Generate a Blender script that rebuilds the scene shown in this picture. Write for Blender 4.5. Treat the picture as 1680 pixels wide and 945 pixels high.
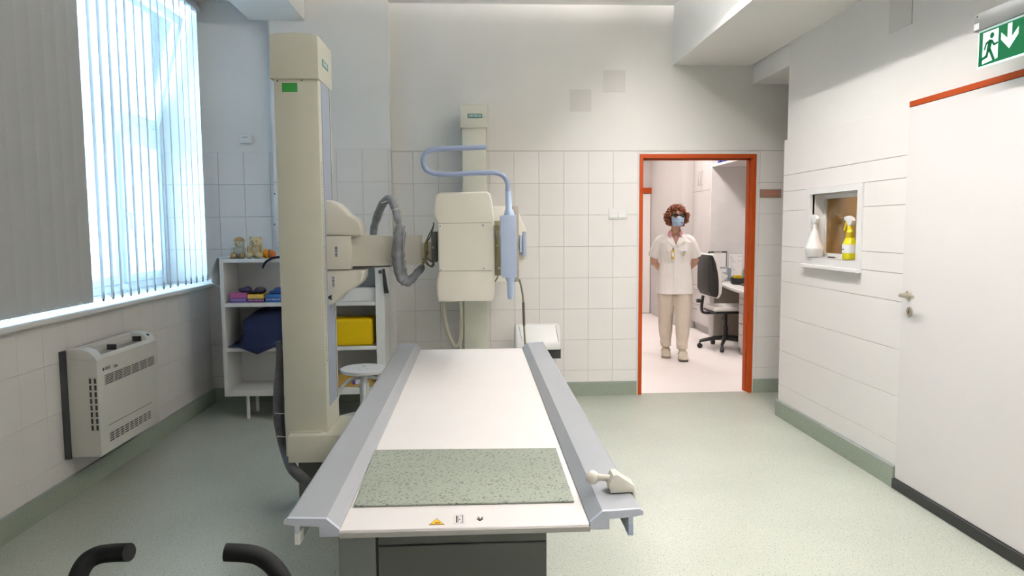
import bpy, bmesh, math, random
from mathutils import Vector, Matrix, Euler, Quaternion

for o in list(bpy.data.objects):
    bpy.data.objects.remove(o, do_unlink=True)
SC = bpy.context.scene
COL = SC.collection
RND = random.Random(7)
PI = math.pi

# ------------------------------------------------------------------ camera
FPX, PITCH, YAW, ROLL, CAMZ = 1175.0, 0.0845, 0.0498, -0.0067, 1.42
_F = Vector((math.sin(YAW)*math.cos(PITCH), math.cos(YAW)*math.cos(PITCH), -math.sin(PITCH)))
_R = Vector((math.cos(YAW), -math.sin(YAW), 0))
_U = _R.cross(_F)
_R, _U = _R*math.cos(ROLL)+_U*math.sin(ROLL), -_R*math.sin(ROLL)+_U*math.cos(ROLL)
cam_d = bpy.data.cameras.new('camera')
cam_d.sensor_width = 36.0
cam_d.lens = FPX/1680*36
cam_d.clip_start = 0.05
cam = bpy.data.objects.new('camera', cam_d)
COL.objects.link(cam)
cam.matrix_world = Matrix(((_R.x, _U.x, -_F.x, 0), (_R.y, _U.y, -_F.y, 0), (_R.z, _U.z, -_F.z, CAMZ), (0, 0, 0, 1)))
SC.camera = cam

def at(x, y, X=None, Y=None, Z=None):
    """photo pixel -> point in the room on the plane X=, Y= or Z="""
    d = _F+_R*((x-840)/FPX)-_U*((y-472.5)/FPX)
    if X is not None: t = X/d.x
    elif Y is not None: t = Y/d.y
    else: t = (Z-CAMZ)/d.z
    return Vector((0, 0, CAMZ))+d*t
def ax(x, y, Y): return at(x, y, Y=Y).x
def az(x, y, Y): return at(x, y, Y=Y).z

# ------------------------------------------------------------------ world, sun, exposure
W = bpy.data.worlds.new('overcast_sky')
SC.world = W
W.use_nodes = True
bg = W.node_tree.nodes['Background']
bg.inputs[0].default_value = (0.46, 0.72, 1.0, 1)
bg.inputs[1].default_value = 12.5
sun_d = bpy.data.lights.new('sun', 'SUN')
sun_d.energy = 20.0
sun_d.angle = 0.05
sun_d.color = (0.9, 0.97, 1.0)
sun = bpy.data.objects.new('sun', sun_d)
COL.objects.link(sun)
sun.rotation_euler = (math.radians(0), math.radians(48), math.radians(8))
sun.location = (6, 3, 9)
SC.view_settings.view_transform = 'Standard'
SC.view_settings.look = 'None'
SC.view_settings.gamma = 1.0
SC.view_settings.use_curve_mapping = False
SC.view_settings.exposure = 0.0
LAMP = 109.0      # strength of the fluorescent tubes in this room
LAMP2 = 31.5      # strength of the office lamps

# ------------------------------------------------------------------ materials
def lin(c):
    return tuple((v/12.92 if v <= 0.04045 else ((v+0.055)/1.055)**2.4) for v in (c[0]/255, c[1]/255, c[2]/255))
_M = {}
def mat(name, col, rough=0.6, metal=0.0, var=0.04, scale=6.0, bump=0.0, bscale=60.0, spec=0.5, emit=None, estr=0.0, coat=0.0, trans=0.0):
    if name in _M: return _M[name]
    m = bpy.data.materials.new(name)
    m.use_nodes = True
    nt = m.node_tree
    b = nt.nodes['Principled BSDF']
    b.inputs['Roughness'].default_value = rough
    b.inputs['Metallic'].default_value = metal
    b.inputs['Specular IOR Level'].default_value = spec
    b.inputs['Coat Weight'].default_value = coat
    if trans: b.inputs['Transmission Weight'].default_value = trans
    tc = nt.nodes.new('ShaderNodeTexCoord')
    n = nt.nodes.new('ShaderNodeTexNoise')
    n.inputs['Scale'].default_value = scale
    n.inputs['Detail'].default_value = 4
    nt.links.new(tc.outputs['Object'], n.inputs['Vector'])
    r = nt.nodes.new('ShaderNodeValToRGB')
    r.color_ramp.elements[0].position = 0.3
    r.color_ramp.elements[1].position = 0.7
    r.color_ramp.elements[0].color = tuple(max(0, v*(1-var)) for v in col)+(1,)
    r.color_ramp.elements[1].color = tuple(min(1, v*(1+var)) for v in col)+(1,)
    nt.links.new(n.outputs['Fac'], r.inputs['Fac'])
    nt.links.new(r.outputs['Color'], b.inputs['Base Color'])
    if bump:
        n2 = nt.nodes.new('ShaderNodeTexNoise')
        n2.inputs['Scale'].default_value = bscale
        n2.inputs['Detail'].default_value = 5
        nt.links.new(tc.outputs['Object'], n2.inputs['Vector'])
        bp = nt.nodes.new('ShaderNodeBump')
        bp.inputs['Strength'].default_value = bump
        bp.inputs['Distance'].default_value = 0.01
        nt.links.new(n2.outputs['Fac'], bp.inputs['Height'])
        nt.links.new(bp.outputs['Normal'], b.inputs['Normal'])
    if emit:
        b.inputs['Emission Color'].default_value = tuple(emit)+(1,)
        b.inputs['Emission Strength'].default_value = estr
    _M[name] = m
    return m

def speckle(name, base, dark, light, sc=230.0, rough=0.35, big=0.08, dens=(0.30, 0.36)):
    """flecked vinyl: dark and light chips scattered in a coloured ground"""
    m = bpy.data.materials.new(name)
    m.use_nodes = True
    nt = m.node_tree
    b = nt.nodes['Principled BSDF']
    b.inputs['Roughness'].default_value = rough
    b.inputs['Specular IOR Level'].default_value = 0.35
    tc = nt.nodes.new('ShaderNodeTexCoord')
    def noise(scale, detail=2):
        n = nt.nodes.new('ShaderNodeTexNoise')
        n.inputs['Scale'].default_value = scale
        n.inputs['Detail'].default_value = detail
        nt.links.new(tc.outputs['Object'], n.inputs['Vector'])
        return n
    def ramp(src, p0, p1, c0, c1):
        r = nt.nodes.new('ShaderNodeValToRGB')
        r.color_ramp.elements[0].position = p0; r.color_ramp.elements[1].position = p1
        r.color_ramp.elements[0].color = c0; r.color_ramp.elements[1].color = c1
        nt.links.new(src, r.inputs['Fac'])
        return r
    def mix(fac, a, c):
        x = nt.nodes.new('ShaderNodeMix'); x.data_type = 'RGBA'
        nt.links.new(fac, x.inputs['Factor'])
        nt.links.new(a, x.inputs['A'])
        x.inputs['B'].default_value = tuple(c)+(1,)
        return x.outputs['Result']
    g = ramp(noise(1.3, 3).outputs['Fac'], 0.3, 0.7, tuple(v*(1-big) for v in base)+(1,), tuple(v*(1+big) for v in base)+(1,))
    k = (0, 0, 0, 1); w = (1, 1, 1, 1)
    d = ramp(noise(sc).outputs['Fac'], dens[0], dens[1], w, k)
    l = ramp(noise(sc*0.8).outputs['Color'], 0.62, 0.68, k, w)
    c = mix(l.outputs['Color'], g.outputs['Color'], light)
    c = mix(d.outputs['Color'], c, dark)
    nt.links.new(c, b.inputs['Base Color'])
    return m

def glass_mat(name, tint, gloss=0.06, rough=0.0):
    m = bpy.data.materials.new(name)
    m.use_nodes = True
    nt = m.node_tree
    nt.nodes.remove(nt.nodes['Principled BSDF'])
    t = nt.nodes.new('ShaderNodeBsdfTransparent'); t.inputs[0].default_value = tuple(tint)+(1,)
    g = nt.nodes.new('ShaderNodeBsdfGlossy'); g.inputs['Roughness'].default_value = rough
    fr = nt.nodes.new('ShaderNodeLayerWeight'); fr.inputs['Blend'].default_value = 0.15
    mp = nt.nodes.new('ShaderNodeMapRange'); mp.inputs['To Min'].default_value = gloss; mp.inputs['To Max'].default_value = 0.8
    nt.links.new(fr.outputs['Fresnel'], mp.inputs['Value'])
    mx = nt.nodes.new('ShaderNodeMixShader')
    nt.links.new(mp.outputs['Result'], mx.inputs[0])
    nt.links.new(t.outputs[0], mx.inputs[1]); nt.links.new(g.outputs[0], mx.inputs[2])
    nt.links.new(mx.outputs[0], nt.nodes['Material Output'].inputs['Surface'])
    return m

def fabric_translucent(name, col, tr=0.35):
    m = bpy.data.materials.new(name)
    m.use_nodes = True
    nt = m.node_tree
    nt.nodes.remove(nt.nodes['Principled BSDF'])
    tc = nt.nodes.new('ShaderNodeTexCoord')
    n = nt.nodes.new('ShaderNodeTexNoise'); n.inputs['Scale'].default_value = 90
    nt.links.new(tc.outputs['Object'], n.inputs['Vector'])
    r = nt.nodes.new('ShaderNodeValToRGB')
    r.color_ramp.elements[0].color = tuple(v*0.95 for v in col)+(1,)
    r.color_ramp.elements[1].color = tuple(min(1, v*1.04) for v in col)+(1,)
    nt.links.new(n.outputs['Fac'], r.inputs['Fac'])
    d = nt.nodes.new('ShaderNodeBsdfDiffuse'); t = nt.nodes.new('ShaderNodeBsdfTranslucent')
    nt.links.new(r.outputs[0], d.inputs[0]); nt.links.new(r.outputs[0], t.inputs[0])
    mx = nt.nodes.new('ShaderNodeMixShader'); mx.inputs[0].default_value = tr
    nt.links.new(d.outputs[0], mx.inputs[1]); nt.links.new(t.outputs[0], mx.inputs[2])
    nt.links.new(mx.outputs[0], nt.nodes['Material Output'].inputs['Surface'])
    return m

PLASTER = mat('white_plaster', (0.85, 0.83, 0.79), 0.85, var=0.02, scale=2.0, bump=0.05, bscale=40)
PATCH = mat('old_paint_patch', (0.74, 0.715, 0.68), 0.85, var=0.02)
TILE = mat('glazed_tile', (0.835, 0.805, 0.775), 0.32, var=0.015, scale=3.0)
GROUT = mat('tile_grout', (0.58, 0.56, 0.52), 0.9, var=0.08, scale=30)
CEIL = mat('ceiling_paint', (0.88, 0.87, 0.84), 0.9, var=0.015, scale=2)
FLOOR = speckle('flecked_vinyl_floor', (0.42, 0.445, 0.385), (0.19, 0.21, 0.18), (0.56, 0.58, 0.50), sc=125, rough=0.33, dens=(0.33, 0.40))
SKIRT = speckle('flecked_vinyl_skirting', (0.30, 0.345, 0.275), (0.13, 0.16, 0.13), (0.44, 0.48, 0.39), sc=150, rough=0.45)
SKIRTCAP = mat('skirting_cap', (0.30, 0.34, 0.31), 0.6)
OFFICEFLOOR = mat('pale_office_vinyl', (0.84, 0.78, 0.76), 0.4, var=0.02, scale=2)
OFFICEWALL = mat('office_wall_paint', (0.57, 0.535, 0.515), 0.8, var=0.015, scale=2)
ORANGE = mat('orange_red_enamel', (0.42, 0.058, 0.004), 0.5, var=0.03, spec=0.25)
DOORWHITE = mat('white_door_laminate', (0.80, 0.765, 0.745), 0.45, var=0.012, scale=1.5)
BLACKRUB = mat('black_rubber', (0.012, 0.013, 0.013), 0.5, var=0.15)
BLACKPL = mat('black_plastic', (0.014, 0.014, 0.015), 0.42, var=0.1)
STEEL = mat('brushed_steel', (0.52, 0.48, 0.40), 0.32, metal=0.9, var=0.06, scale=25)
BEIGE = mat('beige_equipment_paint', (0.66, 0.65, 0.55), 0.5, var=0.02, scale=5)
BEIGEL = mat('light_beige_cover', (0.77, 0.74, 0.65), 0.45, var=0.015, scale=5)
BLUEG = mat('blue_grey_enamel', (0.42, 0.50, 0.66), 0.4, var=0.03)
BLUEST = mat('grey_blue_strip', (0.36, 0.41, 0.52), 0.45, var=0.04)
RAIL = mat('silver_rail_paint', (0.35, 0.365, 0.39), 0.42, metal=0.15, var=0.03, scale=4)
TABLEW = mat('white_table_laminate', (0.86, 0.82, 0.80), 0.35, var=0.012)
TABLEG = mat('grey_table_base', (0.13, 0.14, 0.13), 0.55, var=0.04)
DGREY = mat('dark_grey_metal', (0.10, 0.10, 0.09), 0.5, metal=0.3, var=0.1)
HOSE = mat('grey_hose_sleeve', (0.17, 0.18, 0.195), 0.5, var=0.3, scale=22, bump=0.9, bscale=35)
CABLEG = mat('olive_cable', (0.16, 0.15, 0.08), 0.5, var=0.2)
CABLEB = mat('grey_beige_cable', (0.42, 0.40, 0.31), 0.5, var=0.1)
WHITEPL = mat('white_plastic', (0.80, 0.79, 0.77), 0.4, var=0.015)
WHITEMET = mat('white_painted_metal', (0.74, 0.74, 0.73), 0.4, var=0.03)
PVC = mat('white_window_pvc', (0.80, 0.83, 0.86), 0.35, var=0.015)
GREENST = mat('green_sticker', (0.015, 0.22, 0.03), 0.5, var=0.05)
TEAL = mat('teal_label', (0.01, 0.10, 0.09), 0.4, var=0.05)
INK = mat('black_ink', (0.015, 0.015, 0.015), 0.6)
WHITEINK = mat('white_print', (0.85, 0.85, 0.85), 0.6)
PAPER = mat('white_paper', (0.80, 0.80, 0.80), 0.8, var=0.02, scale=20)
YELLOW = mat('yellow_vinyl', (0.62, 0.42, 0.002), 0.5, var=0.04, spec=0.2)
SIGNY = mat('sign_yellow', (0.75, 0.46, 0.01), 0.5)
NAVY = mat('navy_vinyl', (0.002, 0.0055, 0.025), 0.6, var=0.15, scale=12, spec=0.2)
CARD = mat('ochre_cardboard', (0.40, 0.24, 0.05), 0.8, var=0.06)
PINK = mat('pink_card', (0.42, 0.10, 0.27), 0.6, var=0.05)
PURPLE = mat('purple_card', (0.10, 0.06, 0.28), 0.6, var=0.1)
DPURPLE = mat('plum_card', (0.09, 0.02, 0.09), 0.6, var=0.1)
BLUECARD = mat('blue_card', (0.02, 0.12, 0.36), 0.5, var=0.2, scale=20)
SLAT = fabric_translucent('white_blind_slat', (0.78, 0.80, 0.82), 0.30)
SLATB = fabric_translucent('beige_grey_blind_slat', (0.47, 0.47, 0.46), 0.03)
GLASS = glass_mat('window_glass', (0.93, 0.97, 0.98))
GLASSB = glass_mat('brown_tinted_glass', (0.78, 0.66, 0.44), gloss=0.10)

# ------------------------------------------------------------------ mesh helpers
class MB:
    def __init__(s): s.bm = bmesh.new()
    def _merge(s, t):
        me = bpy.data.meshes.new('tmp'); t.to_mesh(me); t.free()
        s.bm.from_mesh(me); bpy.data.meshes.remove(me); return s
    def box(s, x0, x1, y0, y1, z0, z1, bev=0.0, seg=2, rot=None, piv=None):
        t = bmesh.new()
        bmesh.ops.create_cube(t, size=1)
        for v in t.verts:
            v.co = Vector((x0+(v.co.x+.5)*(x1-x0), y0+(v.co.y+.5)*(y1-y0), z0+(v.co.z+.5)*(z1-z0)))
        if bev: bmesh.ops.bevel(t, geom=t.edges[:], offset=bev, segments=seg, affect='EDGES', profile=0.5)
        if rot is not None:
            p = Vector(piv) if piv else Vector(((x0+x1)/2, (y0+y1)/2, (z0+z1)/2))
            bmesh.ops.transform(t, matrix=Matrix.Translation(p) @ Euler(rot).to_matrix().to_4x4() @ Matrix.Translation(-p), verts=t.verts[:])
        bmesh.ops.recalc_face_normals(t, faces=t.faces[:])
        return s._merge(t)
    def prism(s, pts, axis, a, b, bev=0.0, seg=2):
        """polygon (list of 2D) extruded along axis from a to b; 2D order: x->(y,z) y->(x,z) z->(x,y)"""
        t = bmesh.new()
        def P(u, v, w): return {'x': (w, u, v), 'y': (u, w, v), 'z': (u, v, w)}[axis]
        lo = [t.verts.new(P(u, v, a)) for u, v in pts]
        hi = [t.verts.new(P(u, v, b)) for u, v in pts]
        f0 = t.faces.new(lo); f1 = t.faces.new(list(reversed(hi)))
        n = len(pts)
        for i in range(n): t.faces.new((lo[i], hi[i], hi[(i+1) % n], lo[(i+1) % n]))
        t.normal_update()
        if bev:
            es = list(f0.edges)+list(f1.edges)
            bmesh.ops.bevel(t, geom=es, offset=bev, segments=seg, affect='EDGES', profile=0.5)
        t.normal_update()
        bmesh.ops.triangulate(t, faces=[f for f in t.faces if len(f.verts) > 4])
        bmesh.ops.recalc_face_normals(t, faces=t.faces[:])
        return s._merge(t)
    def tube(s, pts, r, n=10, sub=6, smooth=True, flat=None, caps=True, jit=0.0):
        pts = [Vector(p) for p in pts]
        rs = list(r) if isinstance(r, (list, tuple)) else [r]*len(pts)
        if smooth and len(pts) > 2:
            P, Q = [], []
            for i in range(len(pts)-1):
                p0 = pts[max(i-1, 0)]; p1 = pts[i]; p2 = pts[i+1]; p3 = pts[min(i+2, len(pts)-1)]
                for k in range(sub):
                    u = k/sub
                    P.append(0.5*((2*p1)+(-p0+p2)*u+(2*p0-5*p1+4*p2-p3)*u*u+(-p0+3*p1-3*p2+p3)*u**3))
                    Q.append(rs[i]*(1-u)+rs[i+1]*u)
            P.append(pts[-1]); Q.append(rs[-1]); pts, rs = P, Q
        if jit:
            rj = random.Random(5); rs = [v*(1+rj.uniform(-jit, jit)) for v in rs]
        t = bmesh.new(); rings = []
        up = None
        for i, p in enumerate(pts):
            d = (pts[min(i+1, len(pts)-1)]-pts[max(i-1, 0)]).normalized()
            if up is None:
                up = Vector((0, 0, 1)) if abs(d.z) < 0.9 else Vector((0, 1, 0))
            side = d.cross(up)
            if side.length < 1e-6: side = d.orthogonal()
            side.normalize(); up = side.cross(d).normalized()
            fl = flat or (1, 1)
            rings.append([t.verts.new(p+side*(math.cos(2*PI*k/n)*rs[i]*fl[0])+up*(math.sin(2*PI*k/n)*rs[i]*fl[1])) for k in range(n)])
        for a, b in zip(rings, rings[1:]):
            for k in range(n): t.faces.new((a[k], a[(k+1) % n], b[(k+1) % n], b[k]))
        if caps:
            t.faces.new(list(reversed(rings[0]))); t.faces.new(rings[-1])
        bmesh.ops.recalc_face_normals(t, faces=t.faces[:])
        return s._merge(t)
    def lathe(s, prof, c=(0, 0, 0), axis=(0, 0, 1), n=24, scale=(1, 1)):
        t = bmesh.new(); rings = []
        for r, z in prof:
            rings.append([t.verts.new((math.cos(2*PI*k/n)*r*scale[0], math.sin(2*PI*k/n)*r*scale[1], z)) for k in range(n)])
        for a, b in zip(rings, rings[1:]):
            for k in range(n): t.faces.new((a[k], a[(k+1) % n], b[(k+1) % n], b[k]))
        t.faces.new(list(reversed(rings[0]))); t.faces.new(rings[-1])
        q = Vector((0, 0, 1)).rotation_difference(Vector(axis))
        bmesh.ops.transform(t, matrix=Matrix.Translation(Vector(c)) @ q.to_matrix().to_4x4(), verts=t.verts[:])
        bmesh.ops.recalc_face_normals(t, faces=t.faces[:])
        return s._merge(t)
    def ball(s, c, r, n=16, m=10, rot=None):
        if not isinstance(r, (tuple, list)): r = (r, r, r)
        t = bmesh.new()
        bmesh.ops.create_uvsphere(t, u_segments=n, v_segments=m, radius=1)
        M = Matrix.Translation(Vector(c)) @ (Euler(rot).to_matrix().to_4x4() if rot else Matrix()) @ Matrix.Diagonal((r[0], r[1], r[2], 1))
        bmesh.ops.transform(t, matrix=M, verts=t.verts[:])
        return s._merge(t)
    def loft(s, rings, cap=True):
        """rings: list of equal-length point lists"""
        t = bmesh.new()
        R = [[t.verts.new(p) for p in ring] for ring in rings]
        n = len(R[0])
        for a, b in zip(R, R[1:]):
            for k in range(n): t.faces.new((a[k], a[(k+1) % n], b[(k+1) % n], b[k]))
        if cap:
            t.faces.new(list(reversed(R[0]))); t.faces.new(R[-1])
        bmesh.ops.recalc_face_normals(t, faces=t.faces[:])
        return s._merge(t)
    def grid(s, fn, nu, nv, thick=0.0):
        """surface fn(u,v)->point, u,v in 0..1, optional thickness along -normal"""
        t = bmesh.new()
        V = [[t.verts.new(fn(i/nu, j/nv)) for j in range(nv+1)] for i in range(nu+1)]
        for i in range(nu):
            for j in range(nv): t.faces.new((V[i][j], V[i+1][j], V[i+1][j+1], V[i][j+1]))
        t.normal_update()
        if thick:
            bmesh.ops.solidify(t, geom=t.faces[:], thickness=thick)
        return s._merge(t)
    def text(s, body, size, M, extrude=0.0004, align='CENTER'):
        cu = bpy.data.curves.new('txt', 'FONT')
        cu.body = body; cu.size = size; cu.extrude = extrude; cu.align_x = align; cu.align_y = 'CENTER'
        cu.resolution_u = 3
        ob = bpy.data.objects.new('txt', cu)
        COL.objects.link(ob)
        dg = bpy.context.evaluated_depsgraph_get()
        me = bpy.data.meshes.new_from_object(ob.evaluated_get(dg))
        me.transform(M)
        s.bm.from_mesh(me)
        bpy.data.objects.remove(ob, do_unlink=True); bpy.data.curves.remove(cu); bpy.data.meshes.remove(me)
        return s
    def rotate(s, rot, piv):
        p = Vector(piv)
        bmesh.ops.transform(s.bm, matrix=Matrix.Translation(p) @ Euler(rot).to_matrix().to_4x4() @ Matrix.Translation(-p), verts=s.bm.verts[:])
        return s

def wpos(o):
    p = Vector((0, 0, 0))
    while o is not None:
        p = p+o.location; o = o.parent
    return p
def build(name, mb, material, parent=None, smooth=40):
    me = bpy.data.meshes.new(name)
    mb.bm.to_mesh(me); mb.bm.free()
    if smooth:
        me.shade_smooth(); me.set_sharp_from_angle(angle=math.radians(smooth))
    me.materials.append(material)
    o = bpy.data.objects.new(name, me)
    COL.objects.link(o)
    if parent is not None:
        o.parent = parent
        w = wpos(parent)
        if w.length > 0: me.transform(Matrix.Translation(-w))
    return o
def thing(name, label, cat, loc, group=None):
    o = bpy.data.objects.new(name, None)
    o.empty_display_size = 0.1
    COL.objects.link(o)
    o.location = loc
    o['label'] = label; o['category'] = cat
    if group: o['group'] = group
    return o
def single(name, mb, material, label, cat, group=None, smooth=40):
    """a thing that is one mesh; origin moved to its base centre"""
    xs = [v.co.x for v in mb.bm.verts]; ys = [v.co.y for v in mb.bm.verts]; zs = [v.co.z for v in mb.bm.verts]
    c = Vector(((min(xs)+max(xs))/2, (min(ys)+max(ys))/2, min(zs)))
    bmesh.ops.translate(mb.bm, vec=-c, verts=mb.bm.verts[:])
    o = build(name, mb, material, None, smooth)
    o.location = c
    o['label'] = label; o['category'] = cat
    if group: o['group'] = group
    return o
def struct(name, mb, material, parent=None, smooth=0):
    o = build(name, mb, material, parent, smooth)
    if parent is None: o['kind'] = 'structure'
    return o
FRONT = Matrix.Rotation(PI/2, 4, 'X')                       # text facing -y
def face_front(p): return Matrix.Translation(Vector(p)) @ FRONT
def face_posx(p): return Matrix.Translation(Vector(p)) @ Matrix.Rotation(PI/2, 4, 'Z') @ FRONT
def face_negx(p): return Matrix.Translation(Vector(p)) @ Matrix.Rotation(-PI/2, 4, 'Z') @ FRONT
def face_up(p): return Matrix.Translation(Vector(p))

_tiles = {}
def tile_mesh(w, h, th, ch):
    key = (round(w, 3), round(h, 3), th)
    if key in _tiles: return _tiles[key]
    # tile in the x-z plane, front face towards -y
    o = [(-w/2, 0, -h/2), (w/2, 0, -h/2), (w/2, 0, h/2), (-w/2, 0, h/2)]
    m = [(x, -th+ch, z) for x, _, z in o]
    f = [(x-math.copysign(ch, x), -th, z-math.copysign(ch, z)) for x, _, z in o]
    v = o+m+f
    fs = [(8, 9, 10, 11)]
    for i in range(4):
        j = (i+1) % 4
        fs += [(i, j, 4+j, 4+i), (4+i, 4+j, 8+j, 8+i)]
    me = bpy.data.meshes.new('tile'); me.from_pydata(v, [], fs); me.update(); me.materials.append(TILE)
    _tiles[key] = me
    return me
def tiles(parent, origin, rotz, u_joint, pitch_u, u0, u1, z_top, pitch_z, z0, z1, gap=0.003, gapu=None, th=0.008, holes=(), ch=0.0015, wob=.0012):
    """lay wall tiles. u runs along the wall; joints at u_joint + k*pitch_u; z joints at z_top - k*pitch_z"""
    gapu = gap if gapu is None else gapu
    k0 = math.floor((u0-u_joint)/pitch_u); k1 = math.ceil((u1-u_joint)/pitch_u)
    nz = math.ceil((z_top-z0)/pitch_z)
    R = Matrix.Rotation(rotz, 3, 'Z')
    for k in range(k0, k1):
        for r in range(nz):
            cells = [(max(u0, u_joint+k*pitch_u), min(u1, u_joint+(k+1)*pitch_u), max(z0, z_top-(r+1)*pitch_z), min(z1, z_top-r*pitch_z))]
            for (ha, hb, hc, hd) in holes:
                nxt = []
                for (a, b, c, d) in cells:
                    if b <= ha or a >= hb or d <= hc or c >= hd: nxt.append((a, b, c, d)); continue
                    if d > hd: nxt.append((a, b, hd, d))
                    if c < hc: nxt.append((a, b, c, hc))
                    if a < ha: nxt.append((a, ha, max(c, hc), min(d, hd)))
                    if b > hb: nxt.append((hb, b, max(c, hc), min(d, hd)))
                cells = nxt
            for (a, b, c, d) in cells:
                w = b-a-gapu; h = d-c-gap
                if w < 0.012 or h < 0.012: continue
                ob = bpy.data.objects.new('tile', tile_mesh(w, h, th, ch))
                COL.objects.link(ob)
                ob.parent = parent
                p = R @ Vector(((a+b)/2, 0, 0))
                ob.location = Vector((origin[0]+p.x, origin[1]+p.y, (c+d)/2))
                ob.rotation_euler = (RND.uniform(-wob, wob), 0, rotz+RND.uniform(-wob, wob))

# ------------------------------------------------------------------ room shell
D = 5.92            # face of the back wall tiles
XL, XR = -2.17, 2.255
TOPZ = 2.039        # top of the tiling
CZ = 3.21
DX0, DX1 = ax(1047.5, 450, D), ax(1236.5, 450, D)     # outer door frame
DTOP = az(1140, 253, D)
PX0, PX1 = ax(447, 250, D-.08), ax(640.5, 250, D-.08)  # pilaster

struct('floor', MB().box(-2.8, 3.7, -2.7, 5.96, -0.1, 0), FLOOR)
struct('floor_office', MB().box(0.2, 3.7, 5.96, 12.3, -0.1, 0.0), OFFICEFLOOR)
struct('ceiling', MB().box(-2.8, 3.7, -2.7, 6.08, CZ, CZ+.2), CEIL)
struct('ceiling_office', MB().box(0.2, 3.7, 6.08, 12.3, 3.0, 3.41), CEIL)
struct('trim_1', MB().box(1.63, 2.28, -2.6, D+.008, 2.735, CZ), CEIL)            # beam along the right wall
struct('trim_2', MB().box(-1.745, -1.32, -2.6, D-.08, 3.045, CZ), CEIL)          # beam on the pilaster
struct('trim_3', MB().box(2.30, 3.6, 5.19, D+.008, 2.585, CZ), CEIL)             # lowered soffit of the recess

wb = MB()
wb.box(-2.8, DX0, D+.008, D+.10, 0, CZ)
wb.box(DX1, 3.7, D+.008, D+.10, 0, CZ)
wb.box(DX0, DX1, D+.008, D+.10, DTOP, CZ)
wb.box(PX0, PX1, D-.072, D+.008, 0, CZ)
wall_back = struct('wall_back', wb, PLASTER)
# grout bed behind the tiles, then the tiles one by one
gb = MB()
gb.box(-2.5, PX0, D+.004, D+.0085, 0, TOPZ-.002); gb.box(PX1, DX0-.012, D+.004, D+.0085, 0, TOPZ-.002)
gb.box(DX1+.012, 3.3, D+.004, D+.0085, 0, TOPZ-.002); gb.box(PX0, PX1, D-.076, D-.0715, 0, TOPZ+.012)
build('grout_bed', gb, GROUT, wall_back, 0)
PT, PZ = 0.2055, 0.2605
uj = ax(925, 400, D)
tiles(wall_back, (0, D+.008), 0, uj, PT, PX1, DX0-.012, TOPZ, PZ, .115, TOPZ)
tiles(wall_back, (0, D+.008), 0, uj, PT, DX1+.012, 2.75, TOPZ, PZ, .115, TOPZ)
tiles(wall_back, (0, D+.008), 0, ax(405, 400, D), PT, -2.5, PX0, TOPZ, PZ, .115, TOPZ)
tiles(wall_back, (0, D-.072), 0, ax(597.5, 400, D-.08), PT, PX0, PX1, TOPZ+.012, PZ, .115, TOPZ+.012)
tl = MB()
tl.box(PX1, DX0+.0, D+.002, D+.008, TOPZ, TOPZ+.006); tl.box(DX0, 3.3, D+.002, D+.008, TOPZ, TOPZ+.006)
build('tile_edge_strip', tl, GROUT, wall_back, 0)
# two squares of older paint on the plaster above the tiles
for (a, b) in (((935, 147), (970, 183)), ((990, 115), (1026, 151))):
    p, q = at(*a, Y=D+.006), at(*b, Y=D+.006)
    build('paint_patch', MB().box(p.x, q.x, D+.004, D+.009, q.z, p.z), PATCH, wall_back, 0)

def skirting(name, segs, side):
    m = MB(); c = MB()
    for (x0, x1, y0, y1) in segs:
        m.box(x0, x1, y0, y1, 0, .107); c.box(x0, x1, y0, y1, .107, .117)
    o = struct(name, m, SKIRT); build('skirting_cap', c, SKIRTCAP, o, 0)
    return o
skirting('baseboard_back', [(-2.17, PX0, D-.012, D+.008), (PX0-.01, PX1+.01, D-.092, D-.072), (PX1, DX0-.01, D-.012, D+.008), (DX1+.01, 3.3, D-.012, D+.008)], 'back')
skirting('baseboard_right', [(2.237, 2.263, 3.67, 5.195)], 'right')
skirting('baseboard_left', [(-2.172, -2.152, -2.6, D-.012)], 'left')

# left wall: parapet, deep window bay, lintel
wl = MB()
wl.box(-2.75, XL-.008, -2.6, D+.008, 0, .955)
wl.box(-2.75, XL-.008, -2.6, 2.35, .955, CZ)
wl.box(-2.75, XL-.008, 2.35, D+.008, 3.16, CZ)
wall_left = struct('wall_left', wl, PLASTER)
build('grout_bed', MB().box(XL-.0085, XL-.004, -2.6, D, 0, .955), GROUT, wall_left, 0)
# rot +90 deg: u = +y, tile face towards +x
tiles(wall_left, (XL-.008, 0), PI/2, D, 0.2055, 2.6, D-.005, TOPZ, PZ, .115, .955, ch=.0007, gap=.0012, wob=.0004)

# right wall with pass-through window opening
NY0, NY1, NZ0, NZ1 = 4.135, 4.735, 1.205, 1.625
wr = MB()
x0, x1 = XR+.008, 2.50
wr.box(x0, x1, -2.6, NY0, 0, TOPZ); wr.box(x0, x1, NY1, 5.187, 0, TOPZ)
wr.box(x0, x1, NY0, NY1, 0, NZ0); wr.box(x0, x1, NY0, NY1, NZ1, TOPZ)
wr.box(x0+.014, x1, -2.6, 5.187, TOPZ, 2.735)
wr.box(x1, 3.6, 5.10, 5.187, 0, 2.735)
wall_right = struct('wall_right', wr, PLASTER)
build('grout_bed', MB().box(XR+.004, XR+.0085, 3.67, 4.05, 0, TOPZ).box(XR+.004, XR+.0085, 4.82, 5.187, 0, TOPZ).box(XR+.004, XR+.0085, 4.05, 4.82, 0, 1.15).box(XR+.004, XR+.0085, 4.05, 4.82, 1.68, TOPZ), GROUT, wall_right, 0)
tiles(wall_right, (XR+.008, 0), -PI/2, -5.187, 1.6, -5.187, -3.672, 2.04, .2575, .117, 2.04, gap=.003, gapu=.0006, wob=0, holes=[(-4.80, -4.085, 1.16, 1.665)])
p, q = at(1462, -10, X=2.277), at(1497, 38, X=2.277)
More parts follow.
